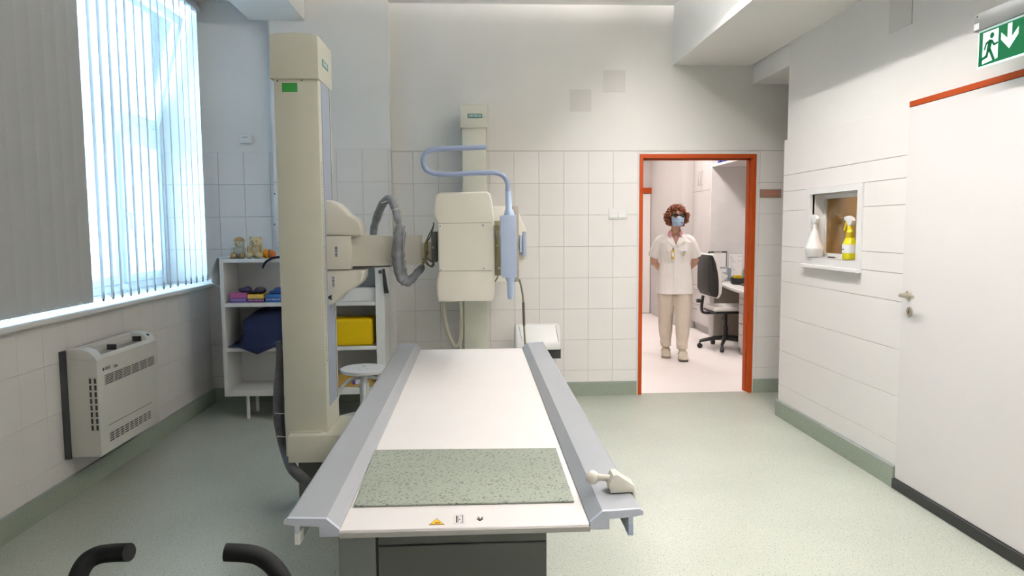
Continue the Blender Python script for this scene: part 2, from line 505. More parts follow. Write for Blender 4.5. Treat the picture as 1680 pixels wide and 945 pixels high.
build('paint_patch', MB().box(2.270, 2.278, q.y, p.y, q.z, p.z), PATCH, wall_right, 0)
struct('wall_rear', MB().box(-2.8, 3.7, -2.75, -2.6, 0, CZ), mat('grey_rear_wall', (.42, .42, .40), .8))
struct('wall_outer_right', MB().box(3.6, 3.75, -2.7, 12.3, 0, CZ), OFFICEWALL)
struct('wall_booth', MB().box(2.5, 3.6, 3.2, 3.3, 0, 2.735), mat('tan_booth_wall', (0.50, 0.37, 0.20), 0.7))
struct('wall_booth_side', MB().box(3.50, 3.6, 3.3, 5.10, 0, 2.735), mat('tan_booth_wall2', (0.50, 0.40, 0.25), 0.7))

# pass-through window in the right wall
ws = MB()
fx0, fx1 = XR-.012, XR+.02
fy0, fy1, fz0, fz1 = 4.085, 4.80, 1.16, 1.665
ws.box(fx0, fx1, fy0, NY0, fz0, fz1); ws.box(fx0, fx1, NY1, fy1, fz0, fz1)
ws.box(fx0, fx1, NY0, NY1, fz0, NZ0); ws.box(fx0, fx1, NY0, NY1, NZ1, fz1)
ws.box(fx0-.025, fx1, fy0-.005, fy1+.005, fz0-.022, fz0, .003)
win_pass = struct('window_1', ws, WHITEPL)
inn = MB()
t = .004
inn.box(fx1, 2.40, NY0-.001, NY0+t, NZ0, NZ1); inn.box(fx1, 2.40, NY1-t, NY1+.001, NZ0, NZ1)
inn.box(fx1, 2.40, NY0, NY1, NZ0-.001, NZ0+t); inn.box(fx1, 2.40, NY0, NY1, NZ1-t, NZ1+.001)
build('reveal_lining', inn, WHITEPL, win_pass, 0)
sf = MB()
gx0, gx1 = 2.338, 2.365
w = .030
sf.box(gx0, gx1, NY0+t, NY0+w, NZ0+t, NZ1-t); sf.box(gx0, gx1, NY1-w, NY1-t, NZ0+t, NZ1-t)
sf.box(gx0, gx1, NY0+w, NY1-w, NZ0+t, NZ0+w); sf.box(gx0, gx1, NY0+w, NY1-w, NZ1-w, NZ1-t)
build('sash_frame', sf, WHITEPL, win_pass, 0)
build('pane', MB().box(2.348, 2.354, NY0+w, NY1-w, NZ0+w, NZ1-w), GLASSB, win_pass, 0)

# door frame to the office (orange enamel)
JF = MB()
fw = .031
JF.box(DX0, DX0+fw, D-.012, D+.102, 0, DTOP); JF.box(DX1-fw, DX1, D-.012, D+.102, 0, DTOP)
JF.box(DX0+fw, DX1-fw, D-.012, D+.102, DTOP-fw, DTOP)
JF.box(DX0+fw, DX0+fw+.012, D+.045, D+.102, 0, DTOP-fw); JF.box(DX1-fw-.012, DX1-fw, D+.045, D+.102, 0, DTOP-fw)
JF.box(DX0+fw, DX1-fw, D+.045, D+.102, DTOP-fw-.012, DTOP-fw)
door1 = struct('door_1', JF, ORANGE)
build('sealant_edge', MB().box(DX0-.012, DX0, D-.004, D+.008, 0, DTOP+.012).box(DX1, DX1+.012, D-.004, D+.008, 0, DTOP+.012).box(DX0, DX1, D-.004, D+.008, DTOP, DTOP+.012), WHITEPL, door1, 0)

# flush white door in the right wall
d2 = MB().box(XR-.010, XR+.0075, 2.45, 3.662, .058, 2.022, .002, 1)
door2 = struct('door_2', d2, DOORWHITE)
build('top_strip', MB().box(XR-.012, XR+.0075, 2.45, 3.655, 2.024, 2.052), ORANGE, door2, 0)
build('bottom_seal', MB().box(XR-.024, XR+.0075, 2.45, 3.667, .002, .057, .004, 2), BLACKRUB, door2, 0)
hc = at(1491, 484, X=XR-.010)
hx = XR-.010
hm = MB()
rose = build('handle_rose', MB().lathe([(.024, 0), (.024, .006), (.021, .009)], (hx, hc.y, hc.z), (-1, 0, 0), 24), STEEL, door2)
lev = build('lever_handle', MB().tube([(hx, hc.y, hc.z), (hx-.035, hc.y, hc.z), (hx-.052, hc.y-.012, hc.z), (hx-.054, hc.y-.06, hc.z), (hx-.05, hc.y-.115, hc.z)], [.010, .010, .010, .0095, .0095], 12), STEEL, door2)
k = at(1493, 511, X=hx)
build('keyhole_rose', MB().lathe([(.024, 0), (.024, .005), (.021, .008)], (hx, k.y, k.z), (-1, 0, 0), 24), STEEL, door2)
build('keyhole', MB().box(hx-.0088, hx-.0078, k.y-.003, k.y+.003, k.z-.012, k.z+.008), INK, door2, 0)

# ------------------------------------------------------------------ big window on the left
WX = -2.50
wy0, wy1, wz0, wz1 = 2.352, D+.002, .985, 3.14
wf = MB()
def frame_yz(m, xa, xb, y0, y1, z0, z1, w, bev=.006):
    m.box(xa, xb, y0, y0+w, z0, z1, bev); m.box(xa, xb, y1-w, y1, z0, z1, bev)
    m.box(xa, xb, y0+w*.8, y1-w*.8, z0, z0+w, bev); m.box(xa, xb, y0+w*.8, y1-w*.8, z1-w, z1, bev)
frame_yz(wf, WX-.07, WX, wy0, wy1, wz0, wz1, .06)
wf.box(WX-.07, WX, wy0+.05, wy1-.05, 2.10, 2.20, .006)
MUL = at(194, 360, X=WX).y
wf.box(WX-.07, WX, MUL-.045, MUL+.045, wz0+.05, 2.11, .006)
win = struct('window_2', wf, PVC)
for (a, b) in ((wy0+.06, MUL-.045), (MUL+.045, wy1-.06)):
    s_ = MB(); frame_yz(s_, WX-.05, WX+.02, a, b, wz0+.06, 2.10, .062)
    sash = build('sash', s_, PVC, win)
    build('pane', MB().box(WX-.02, WX-.014, a+.06, b-.06, wz0+.12, 2.04), GLASS, sash, 0)
hy = MUL
build('window_handle', MB().box(WX+.018, WX+.03, hy+.055, hy+.08, 1.50, 1.57, .004).tube([(WX+.03, hy+.068, 1.535), (WX+.055, hy+.068, 1.535), (WX+.06, hy+.068, 1.50), (WX+.06, hy+.068, 1.42)], .009, 8), WHITEPL, win)
s_ = MB(); ya, yb = wy0+.06, wy1-.06
frame_yz(s_, WX-.05, WX+.015, ya, yb, 2.20, 3.09, .065)
tilt = (0, .26, 0); piv = (WX, 0, 2.20)
s_.rotate(tilt, piv)
hop = build('tilted_sash', s_, PVC, win)
build('pane', MB().box(WX-.02, WX-.014, ya+.06, yb-.06, 2.26, 3.03).rotate(tilt, piv), GLASS, hop, 0)
struct('trim_4', MB().box(-2.75, XL+.045, 2.2, D-.001, .955, .985, .008, 2), WHITEPL)        # window sill board
# pale facade across the street
fac = MB().box(-9.6, -9.2, -8, 26, -4, 12)
fo = single('neighbour_building', fac, mat('pale_render_facade', (0.78, 0.82, 0.84), 0.9, var=.03), 'pale rendered building seen through the left window', 'building', smooth=0)
for zz in (-1.2, 1.6, 4.4, 7.2):
    for yy in range(-6, 25, 3):
        build('facade_window', MB().box(-9.22, -9.17, yy, yy+1.3, zz, zz+1.6), mat('facade_glass', (0.50, 0.60, 0.66), 0.3), fo, 0)
    build('string_course', MB().box(-9.22, -9.12, -8, 26, zz-.5, zz-.3), mat('facade_band', (0.68, 0.74, 0.77), .9), fo, 0)

# vertical blinds: a closed beige bank in front of the wall pier and an opened bank before the window
def blind(name, label, ys, ang, m, zt, zb, chain_c, wgt):
    r = thing(name, label, 'blind', (XL, (ys[0]+ys[-1])/2, zb))
    build('head_rail', MB().box(XL-.02, XL+.025, ys[0]-.07, ys[-1]+.045, zt, zt+.04, .003), WHITEMET, r)
    wdt, me = .127, None
    for i, y in enumerate(ys):
        a = ang+RND.uniform(-.02, .02)
        def fn(u, v):
            s_ = (u-.5)*wdt; bow = .0025*(1-(2*u-1)**2)
            return Vector((-math.sin(a)*s_+math.cos(a)*bow, math.cos(a)*s_+math.sin(a)*bow, zb+(zt-zb)*v))+Vector((XL, y, 0))
        sl = build('slat', MB().grid(fn, 6, 1, .0008), m, r)
        hb = MB()
        if wgt:
            hb.lathe([(.001, 0), (.009, .008), (.011, .03), (.006, .055), (.002, .06)], (XL, y, zb-.018), (0, 0, 1), 10, (.45, 1))
            build('slat_weight', hb, BLACKPL, sl)
    ch = MB()
    for i in range(len(ys)-1):
        y0, y1 = ys[i], ys[i+1]
        ch.tube([(XL+.03, y0, zb+.022), (XL+.03, y0+(y1-y0)*.25, zb-.006+.014), (XL+.03, (y0+y1)/2, zb-.004), (XL+.03, y0+(y1-y0)*.75, zb+.008), (XL+.03, y1, zb+.022)], .0013, 5, 3)
    build('bead_chain', ch, chain_c, r)
    return r
open_px = [170, 186, 201, 215, 228, 242, 255, 269, 280, 292, 305, 314, 323, 333, 341]
open_y = [at(px, 494-(px-170)*.19, X=XL).y for px in open_px]
blind('vertical_blind', 'white vertical blind with slats turned open in front of the bright window', open_y, .335, SLAT, 3.12, 1.022, WHITEPL, True)
yedge = at(160, 480, X=XL+.03).y
clo = [yedge-.0635-i*.112 for i in range(19)][::-1]
blind('vertical_blind', 'beige grey vertical blind drawn closed at the left edge of the picture', clo, -.07, SLATB, 3.12, 1.012, mat('pale_bead', (.55, .54, .5), .5), False)

# ------------------------------------------------------------------ lamps of the room (above the field of view, along the right beam)
TUBE = mat('fluorescent_diffuser', (1, 1, 1), .5, emit=(1.0, 0.955, 0.935), estr=LAMP)
HOUS = mat('lamp_housing', (.75, .75, .74), .5)
LX, LZ = 1.30, 2.935
UPL = mat('fill_uplight_glow', (1, 1, 1), .5, emit=(1.0, 0.955, 0.935), estr=LAMP*4.2)  # unseen upward glow added to brighten the upper walls
CHAN = mat('dark_light_cutoff', (.10, .10, .10), .6)
for i, (y0, yl) in enumerate(((-0.7, 1.4), (1.15, 1.5), (3.00, 1.7))):  # rearmost lamp is added to brighten the sides facing the camera
    r = thing('ceiling_lamp', ('unseen ceiling lamp added farthest from the doorway to light the stand from the front', 'slim fluorescent ceiling lamp in the middle of the row beside the right beam', 'slim fluorescent ceiling lamp nearest the office doorway, beside the beam')[i], 'lamp', (LX, y0+yl/2, CZ), 'fluorescent lamps along the beam')
    build('housing', MB().box(LX-.07, LX+.07, y0, y0+yl, LZ+.056, LZ+.12, .006), HOUS, r)
    for yy in (y0+.2, y0+yl-.24): build('stem', MB().box(LX-.02, LX+.02, yy, yy+.04, LZ+.11, CZ), HOUS, r)
    build('diffuser', MB().box(LX-.05, LX+.05, y0+.02, y0+yl-.02, LZ+.05, LZ+.056), TUBE, r, 0)
    build('fill_uplight', MB().box(LX-.05, LX+.05, y0+.02, y0+yl-.02, LZ+.120, LZ+.124), UPL, r, 0)
    for sx in (-1, 1): build('light_cutoff_side', MB().box(LX+sx*.055-.005, LX+sx*.055+.005, y0, y0+yl, LZ-(.035 if sx < 0 else 0), LZ+.06), CHAN, r, 0)  # unseen sides shaped to cut the light, deeper towards the left wall
    for yy in (y0, y0+yl-.02): build('end_cap', MB().box(LX-.06, LX+.06, yy, yy+.02, LZ, LZ+.07), HOUS, r, 0)
# ------------------------------------------------------------------ examination table
TZ = .76
TX = -.03
ty0, ty1 = 1.535, 3.875
ta, tb = -.305, .247           # white top between the rails
tab = thing('examination_table', 'white X-ray examination table with silver side rails in the middle of the room', 'table', (TX, 2.6, 0))
build('table_top', MB().box(ta-.005, tb+.005, ty0, ty1, TZ-.014, TZ, .002, 1), TABLEW, tab)
build('front_edge_strip', MB().box(ta, tb, ty0-.006, ty0, TZ-.015, TZ-.003, .001, 1), mat('warm_grey_edge', (.40, .385, .37), .5), tab)
prof = [(0, .786), (0, .778), (.022, .775), (.022, .731), (.030, .731), (.030, .775), (.074, .775), (.074, .748), (.117, .748), (.117, .764), (.088, .788), (.006, .791)]
for sgn, xo in ((1, ta-.117), (-1, tb+.117)):
    pr = [(xo+sgn*u, z) for u, z in prof]
    rl = build('side_rail', MB().prism(pr, 'y', ty0+.006, ty1), RAIL, tab, 25)
    # end cap closing the extrusion, slightly larger and lighter
    pc = [(xo+sgn*u, z) for u, z in [(-.002, .788), (-.002, .780), (.021, .775), (.021, .758), (.031, .758), (.031, .775), (.074, .772), (.074, .749), (.117, .749), (.117, .765), (.089, .7895), (.006, .793)]]
    build('rail_end_cap', MB().prism(pc, 'y', ty0-.004, ty0+.006), mat('pale_blue_end_cap', (.56, .59, .68), .4), tab, 25)
    build('rail_end_cap', MB().prism(pc, 'y', ty1, ty1+.01), mat('pale_blue_end_cap', (.56, .59, .68), .4), tab, 25)
    build('rail_lip', MB().box(min(xo+sgn*.020, xo+sgn*.032), max(xo+sgn*.020, xo+sgn*.032), ty0-.004, ty0+.03, .733, .759, .001, 1), WHITEPL if sgn > 0 else BLUEG, tab)
# pad of flecked vinyl lying on the top
pa, pb, pc_, pd = at(615, 741, Z=TZ), at(912, 738, Z=TZ), at(942, 825, Z=TZ), at(580, 833, Z=TZ)
PADM = speckle('mottled_green_pad', (0.285, 0.315, 0.26), (0.10, 0.11, 0.09), (0.37, 0.40, 0.34), sc=150, rough=.45, big=.16, dens=(.34, .43))
single('vinyl_pad', MB().prism([(q.x, q.y) for q in (pd, pc_, pb, pa)], 'z', TZ+.0012, TZ+.006, .001, 1), PADM, 'mottled grey green vinyl pad lying on the examination table', 'pad', smooth=0)
# stickers on the front edge of the table top
def sticker(name, mb, m, z=.0006): return build(name, mb, m, tab, 0)
def tp(x, y): q = at(x, y, Z=TZ); return (q.x, q.y)
sticker('warning_sticker', MB().prism([tp(703.5, 861.5), tp(729.5, 861), tp(716.5, 851)], 'z', TZ, TZ+.0006), mat('sticker_brown', (.22, .08, .01), .5))
sticker('warning_sticker_field', MB().prism([tp(706, 860.3), tp(727, 859.9), tp(716.5, 852)], 'z', TZ, TZ+.0010), SIGNY)
sticker('warning_sticker_mark', MB().prism([tp(713.5, 859.3), tp(722.5, 858.9), tp(721.5, 857.4), tp(714, 857.6)], 'z', TZ, TZ+.0013), mat('sticker_brown', (.22, .08, .01), .5))
sticker('info_sticker', MB().prism([tp(743.5, 859.5), tp(763, 859), tp(762, 844.5), tp(744, 845)], 'z', TZ, TZ+.0005), mat('sticker_film', (.78, .75, .74), .4))
ik = MB()
for (a, b) in (((748, 857.6), (750.6, 846.8)), ((751.4, 857), (752.2, 847)), ((753.4, 853.5), (755, 851.8)), ((756, 858.3), (757, 856.5)), ((758.3, 858), (759.6, 845.3)), ((755.5, 847.5), (756.3, 845.3))):
    ik.prism([tp(a[0], a[1]), tp(b[0], a[1]), tp(b[0], b[1]), tp(a[0], b[1])], 'z', TZ+.0004, TZ+.0009)
sticker('sticker_print', ik, INK)
ik = MB()
for pts in ([(787, 855.2), (784, 848.5), (785.3, 848.2), (788, 853)], [(787, 855.2), (791, 848), (792.2, 848.4), (788.5, 855)], [(787, 855.3), (782, 851.6), (782.6, 851), (788, 853.5)], [(787, 855.3), (793, 851.4), (792.5, 850.9), (787.3, 853)]):
    ik.prism([tp(*q) for q in pts], 'z', TZ, TZ+.0009)
sticker('arrow_mark', ik, INK)
# pedestal
py = 1.80
pxa, pxb = ax(557, 900, py), ax(897, 900, py)
build('pedestal', MB().box(pxa, pxb, py, 2.65, .0, TZ-.06, .004).box(pxa+.02, pxb-.02, py+.05, 3.3, TZ-.065, TZ-.014), TABLEG, tab)
pm = ax(617, 900, py)
build('pedestal_panel', MB().box(pxa, pm, py-.012, py, .03, TZ-.075, .002, 1), mat('grey_panel', (.25, .265, .27), .5), tab)
build('pedestal_panel', MB().box(pm+.006, pxb-.002, py-.008, py, .03, .605, .002, 1), TABLEG, tab)
build('pedestal_panel', MB().box(pm+.006, pxb-.002, py-.008, py, .609, TZ-.075, .002, 1), TABLEG, tab)
# clamp with ball-ended knob on the right rail
cq = at(1010, 805, Z=.792)
cl = thing('rail_clamp', 'beige clamp with ball knob gripping the right table rail', 'clamp', (cq.x, cq.y, .791))
xr = tb+.117
bp = [(xr-.052, .792), (xr-.058, .812), (xr-.046, .835), (xr-.036, .837), (xr+.004, .810), (xr+.008, .79), (xr+.008, .755), (xr-.001, .755), (xr-.001, .793)]
build('clamp_body', MB().prism(bp, 'y', cq.y-.018, cq.y+.03, .003, 2), BEIGEL, cl)
kb0 = Vector((xr-.05, cq.y+.005, .822)); kb1 = at(972, 783, Y=cq.y+.02)
build('knob_stem', MB().tube([kb0, kb0.lerp(kb1, .5), kb1], [.008, .008, .012], 12), BEIGEL, cl)
build('ball_knob', MB().ball(kb1, .0165, 20, 14), BEIGEL, cl)

# ------------------------------------------------------------------ X-ray tube stand
KS = 1.17            # stand row lies this much farther than the first estimate
cy = 2.95*KS
cx0, cx1 = -.798*KS, -.622*KS
cyb = 3.20*KS
st = thing('xray_tube_stand', 'tall beige floor stand carrying the X-ray tube on a side arm', 'medical stand', ((cx0+cx1)/2, 3.07*KS, 0))
zc = az(480, 129, cy)
zt = az(480, 57, cy)
build('column', MB().box(cx0, cx1, cy, cyb, .30, zc+.02, .008, 2), BEIGE, st)
build('column_cap', MB().prism([(cx0-.012, zc-.002), (cx1+.006, zc-.002), (cx1+.006, zt-.004), (cx1-.02, zt+.001), ((cx0+cx1)/2, zt+.007), (cx0+.02, zt+.003), (cx0-.008, zt-.004)], 'y', cy-.014, cyb+.012, .004, 2), BEIGE, st)
# guide strips on the right flank
build('guide_strip', MB().box(cx1-.002, cx1+.0025, cy+.055, cyb-.055, .55, zc+.0), BLUEST, st, 0)
build('guide_groove', MB().box(cx1-.002, cx1+.0030, cyb-.056, cyb-.046, .55, zc), DGREY, st, 0)
sc = MB()
for i in range(96):
    z = .78+i*.01
    sc.box(cx1-.001, cx1+.0012, cy+.012, cy+(.030 if i % 5 else .040), z, z+.0018)
build('height_scale', sc, INK, st, 0)['kind'] = 'stuff'
sc = MB()
for i in range(70):
    z = 1.0+i*.01
    sc.box(cx1-.001, cx1+.0012, cyb-.03, cyb-.012, z, z+.0018)
build('height_scale', sc, INK, st, 0)['kind'] = 'stuff'
gp, gq = at(462.5, 136, Y=cy), at(488, 151, Y=cy)
build('green_sticker', MB().box(gp.x, gq.x, cy-.001, cy+.002, gq.z, gp.z), GREENST, st, 0)
for q in ((455, 133), (495, 132)):
    w_ = at(*q, Y=cy)
    build('screw_hole', MB().lathe([(.0035, 0), (.003, .0012)], (w_.x, cy+.0004, w_.z), (0, -1, 0), 10), INK, st)
# brand plate on the right side of the cap
lx = cx1+.006
lp = build('brand_plate', MB().box(lx-.001, lx+.0015, cy+.075, cy+.205, zc+.075, zc+.108), mat('green_plate', (.03, .22, .17), .4), st, 0)
build('brand_lettering', MB().text('SIEMENS', .027, face_posx((lx+.0017, cy+.14, zc+.091))), WHITEINK, lp, 0)
# foot of the stand
bz0, bz1 = az(472, 760, cy-.06), az(472, 716, cy-.06)
bx0, bx1 = ax(472, 730, cy-.06), ax(562, 730, cy-.06)
build('foot_box', MB().box(bx0, bx1+.02, cy-.06, cyb+.02, bz0, bz1, .004), BEIGE, st)
build('foot_bracket', MB().box(cx0+.02, cx1-.03, cy-.012, cy, bz1, bz1+.010, .002), BEIGE, st)
build('foot_column', MB().box(bx0+.012, bx1-.01, cy+.08, cyb, .03, bz0), TABLEG, st)
build('foot_plate', MB().box(bx0+.02, bx1+.02, cy+.10, cyb+.05, 0, .03, .004), TABLEG, st)
# carriage: upper and lower cheeks, middle block
ay = 3.02*KS
def P2(x, y, Y=ay): q = at(x, y, Y=Y); return (q.x, q.z)
build('carriage_cheek', MB().prism([P2(x, y) for x, y in ((528, 387), (593, 387), (594, 376), (591, 366), (585, 358), (572, 352), (564, 343), (553, 333), (540, 328), (528, 328))], 'y', ay, ay+.15, .012, 3), BEIGEL, st)
build('carriage_cheek', MB().prism([P2(x, y) for x, y in ((530, 503), (545, 500), (556, 492), (565, 482), (582, 472), (592, 464), (597, 455), (597, 443), (530, 443))], 'y', ay, ay+.15, .012, 3), BEIGEL, st)
build('carriage_block', MB().prism([P2(x, y, ay-.01) for x, y in ((532, 442), (575, 442), (575, 387.5), (532, 387.5))], 'y', ay-.01, ay+.15, .003, 2), BEIGEL, st)
for (a, b, n) in (((547.5, 404), (556, 422), 7), ((543, 453), (551, 471), 6)):
    Y = ay-.011 if n == 7 else ay-.001
    p, q = at(*a, Y=Y), at(*b, Y=Y)
    lb = build('barcode_label', MB().box(p.x, q.x, Y, Y+.002, q.z, p.z), PAPER, st, 0)
    bc = MB(); rr = random.Random(n); z = q.z+.003
    while z < p.z-.003:
        h = rr.choice((.0008, .0015, .0025)); bc.box(p.x+.005, q.x-.006, Y-.0004, Y+.001, z, min(z+h, p.z-.002)); z += h+rr.choice((.0008, .0015))
    build('barcode', bc, INK, lb, 0)['kind'] = 'stuff'
build('arrow_mark', MB().prism([P2(535, 488), P2(544, 483.5), P2(544, 492.5)], 'y', ay-.0008, ay+.001), INK, st, 0)
for q in ((533, 358), (533, 370), (537, 472), (537, 483)):
    w_ = at(*q, Y=ay); build('rivet', MB().lathe([(.0035, 0), (.0025, .0015)], (w_.x, ay, w_.z), (0, -1, 0), 10), DGREY, st)
# arm
ar = [P2(x, y, 3.568) for x, y in ((574, 437), (690, 434), (690, 386), (574, 386))]
build('side_arm', MB().prism(ar, 'y', 3.568, 3.697, .003, 2), BEIGEL, st)
ar = [P2(x, y, 3.580) for x, y in ((574, 441), (640, 438), (640, 434), (574, 434))]
build('arm_slide', MB().prism(ar, 'y', 3.580, 3.685), DGREY, st, 0)
q0, q1 = at(689, 398, Y=3.580), at(716, 428, Y=3.580)
build('arm_joint', MB().box(q0.x, q1.x, 3.580, 3.685, q1.z, q0.z, .004), BEIGE, st)
q0, q1 = at(707, 380, Y=3.545), at(717, 430, Y=3.545)
build('swivel_plate', MB().box(q0.x, q1.x, 3.545, 3.709, q1.z, q0.z, .002), mat('grey_swivel', (.16, .16, .155), .45), st)
w_ = at(710.5, 406, Y=3.545)
build('swivel_bolt', MB().lathe([(.006, 0), (.006, .003), (.003, .004)], (w_.x, 3.545, w_.z), (0, -1, 0), 12), STEEL, st)
# tube head cover
hy = 2.88*KS
out = [(719, 495), (807, 494), (811, 488), (812, 470), (811, 360), (808, 333), (805, 319), (800, 314), (722, 316), (715, 320), (712.5, 328), (711, 352), (713, 358), (717, 364), (718, 372), (719, 445), (718, 452), (716, 460), (716.5, 482)]
hd = build('tube_head_cover', MB().prism([P2(x, y, hy) for x, y in out], 'y', hy, hy+.26, .010, 3), BEIGEL, st)
build('tube_head_core', MB().box(ax(719, 400, 3.45), ax(806, 400, 3.451), 3.451, 3.744, az(760, 450, 3.51), az(760, 362, 3.51)), mat('grey_head_core', (.34, .33, .29), .5), st)
fp = [P2(x, y, hy) for x, y in ((721, 444), (804, 443), (803, 366.5), (720, 367.5))]
build('service_panel', MB().prism(fp, 'y', hy-.002, hy+.003, .0008, 1), BEIGEL, hd, 25)
for q in ((722.5, 370.5), (793, 369), (724, 442), (794.5, 440)):
    w_ = at(*q, Y=hy-.002)
    sw = build('panel_screw', MB().lathe([(.0075, 0), (.0070, .0025), (.004, .0035)], (w_.x, hy-.002, w_.z), (0, -1, 0), 14), WHITEPL, hd)
    build('screw_slot', MB().lathe([(.0028, 0), (.002, .0008)], (w_.x, hy-.0055, w_.z), (0, -1, 0), 8), DGREY, hd)
for (a, b) in (((718, 366.6), (807, 365.2)), ((719, 444.9), (808, 444.2))):
    p, q = at(*a, Y=hy), at(*b, Y=hy)
    build('panel_seam', MB().tube([(p.x, hy, p.z), (q.x, hy, q.z)], .0011, 4, smooth=False), mat('seam_shadow_gap', (.20, .19, .15), .8), hd, 0)
# inner works visible on the right of the cover
iy = 2.98*KS
p, q = at(806, 362, Y=iy), at(826, 452, Y=iy)
build('tube_housing', MB().box(p.x-.05, q.x, iy, iy+.16, q.z, p.z, .006), mat('olive_housing', (.20, .185, .10), .5), st)
cb = MB()
cb.tube([at(816, 366, Y=iy-.01), at(818, 400, Y=iy-.012), at(816, 430, Y=iy-.012), at(817, 452, Y=iy-.01), at(812, 462, Y=iy)], .0035, 7)
build('internal_cable', cb, CABLEG, st)
for q in ((815, 388), (816.5, 403), (819, 440)):
    w_ = at(*q, Y=iy-.004); build('fitting', MB().lathe([(.006, 0), (.005, .006), (.002, .008)], (w_.x, iy, w_.z), (0, -1, 0), 10), STEEL, st)
build('fitting', MB().box(ax(814, 383, iy), ax(822, 383, iy), iy-.012, iy, az(815, 392, iy), az(815, 378, iy), .002), STEEL, st)
# blue control handle
gy = 2.86*KS
hb = [at(x, y, Y=gy+.0) for x, y in ((797, 241.5), (770, 242.5), (740, 243.5), (715, 245), (700, 250), (694, 263), (699, 278), (714, 285), (740, 286), (770, 284.5), (800, 283.5), (815, 284), (826, 289), (832.5, 300), (833, 314))]
ctl = build('control_housing', MB().prism([P2(x, y, gy) for x, y in ((822, 452), (825, 455.5), (848, 455), (846.5, 353), (823, 353), (820.5, 356))], 'y', gy-.02, gy+.045, .003, 2), BLUEG, st)
build('control_bar', MB().tube(hb, .0098*KS, 14), mat('blue_grey_bar', (.30, .37, .54), .35), st)
def gtube(pts, rs): return MB().tube([at(x, y, Y=gy+.005) for x, y in pts], [v*KS for v in rs], 16, 4, smooth=False)
build('control_grip', gtube([(833, 311), (833.6, 312), (834.6, 343), (835, 346), (835.2, 352), (835.3, 353.5)], [.0105, .0115, .013, .0175, .0205, .0205]), mat('pale_blue_grip', (.44, .56, .76), .35), st)
build('control_grip', gtube([(837, 455), (837, 459), (837.3, 461), (837.6, 486), (837.8, 490), (837.9, 491)], [.019, .017, .0135, .0125, .010, .006]), mat('pale_blue_grip', (.44, .56, .76), .35), st)
# grey sleeved hose looped over the arm
hp = [((612, 392), 3.744), ((614, 372), 3.732), ((621, 350), 3.697), ((629, 333), 3.627), ((640, 327), 3.568), ((648, 342), 3.522), ((652, 358), 3.510), ((655, 368), 3.510), ((656, 385), 3.498), ((653, 410), 3.498), ((655, 435), 3.498), ((660, 455), 3.498), ((668, 462), 3.498), ((678, 455), 3.510), ((687, 444), 3.545), ((694, 436), 3.568)]
hr = [v*KS for v in (.014, .016, .018, .018, .020, .020, .018, .016, .029, .034, .033, .030, .024, .020, .017, .011)]
build('sleeved_hose', MB().tube([at(*q, Y=Y) for q, Y in hp], hr, 14, 5, flat=(1, .8), jit=.09), HOSE, st)
cu = MB()
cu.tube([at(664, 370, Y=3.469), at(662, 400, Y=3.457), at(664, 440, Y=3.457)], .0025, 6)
for q, r_ in (((632, 331), .018), ((647, 344), .020), ((655, 367.5), .0165)):
    c_ = at(*q, Y=3.557 if q[0] < 640 else 3.516)
    m_ = MB().tube([c_+Vector((math.cos(a)*r_*1.06, math.sin(a)*r_*.9, .006*math.cos(a))) for a in [i*PI/6 for i in range(13)]], .0016, 5, 2)
    build('cable_tie', m_, WHITEPL, st)
build('hose_highlight_line', cu, mat('hose_highlight', (.34, .35, .37), .35), st)  # paler line painted along the hose as a highlight
# loose cables between the arm and the tube head
for pts, r_, m_ in (([(694, 436), (700, 415), (702, 390), (708, 378), (712, 368)], .0035, CABLEG), ([(692, 432), (698, 424), (697, 405), (701, 392)], .0045, mat('ochre_cable', (.25, .20, .03), .5)),
                    ([(696, 420), (706, 428), (712, 432), (709, 438), (700, 433), (694, 424)], .0032, DGREY), ([(697, 440), (692, 448), (686, 450)], .0022, DGREY), ([(700, 398), (706, 388), (711, 372), (711, 365)], .003, DGREY),
                    ([(703, 412), (699, 425), (706, 437), (712, 430)], .0035, CABLEG)):
    build('loose_cable', MB().tube([at(*q, Y=3.545) for q in pts], r_, 7), m_, st)
# strap of cable sleeve running down the left of the column
hp = [((457, 560), 3.533, .012), ((459, 590), 3.533, .016), ((457, 640), 3.533, .022), ((457, 680), 3.533, .024), ((460, 706), 3.533, .022), ((466, 735), 3.533, .020), ((478, 766), 3.416, .022), ((497, 785), 3.416, .024), ((515, 800), 3.428, .022), ((545, 830), 3.463, .02)]
build('cable_sleeve', MB().tube([at(q[0], q[1], Y=Y) for q, Y, r_ in hp], [r_*KS for *_, r_ in hp], 12, 6, flat=(1, .8)), mat('dark_sleeve', (.07, .072, .082), .5, var=.3, scale=20, bump=.5, bscale=40), st)
for q in ((458, 678), (462, 716)):
    a, b = at(q[0]-6, q[1], Y=3.510), at(q[0]+12, q[1]+1, Y=3.510)
    build('cable_tie', MB().tube([a, b], .002, 6, smooth=False).ball(a, .004, 8, 6), WHITEPL, st)

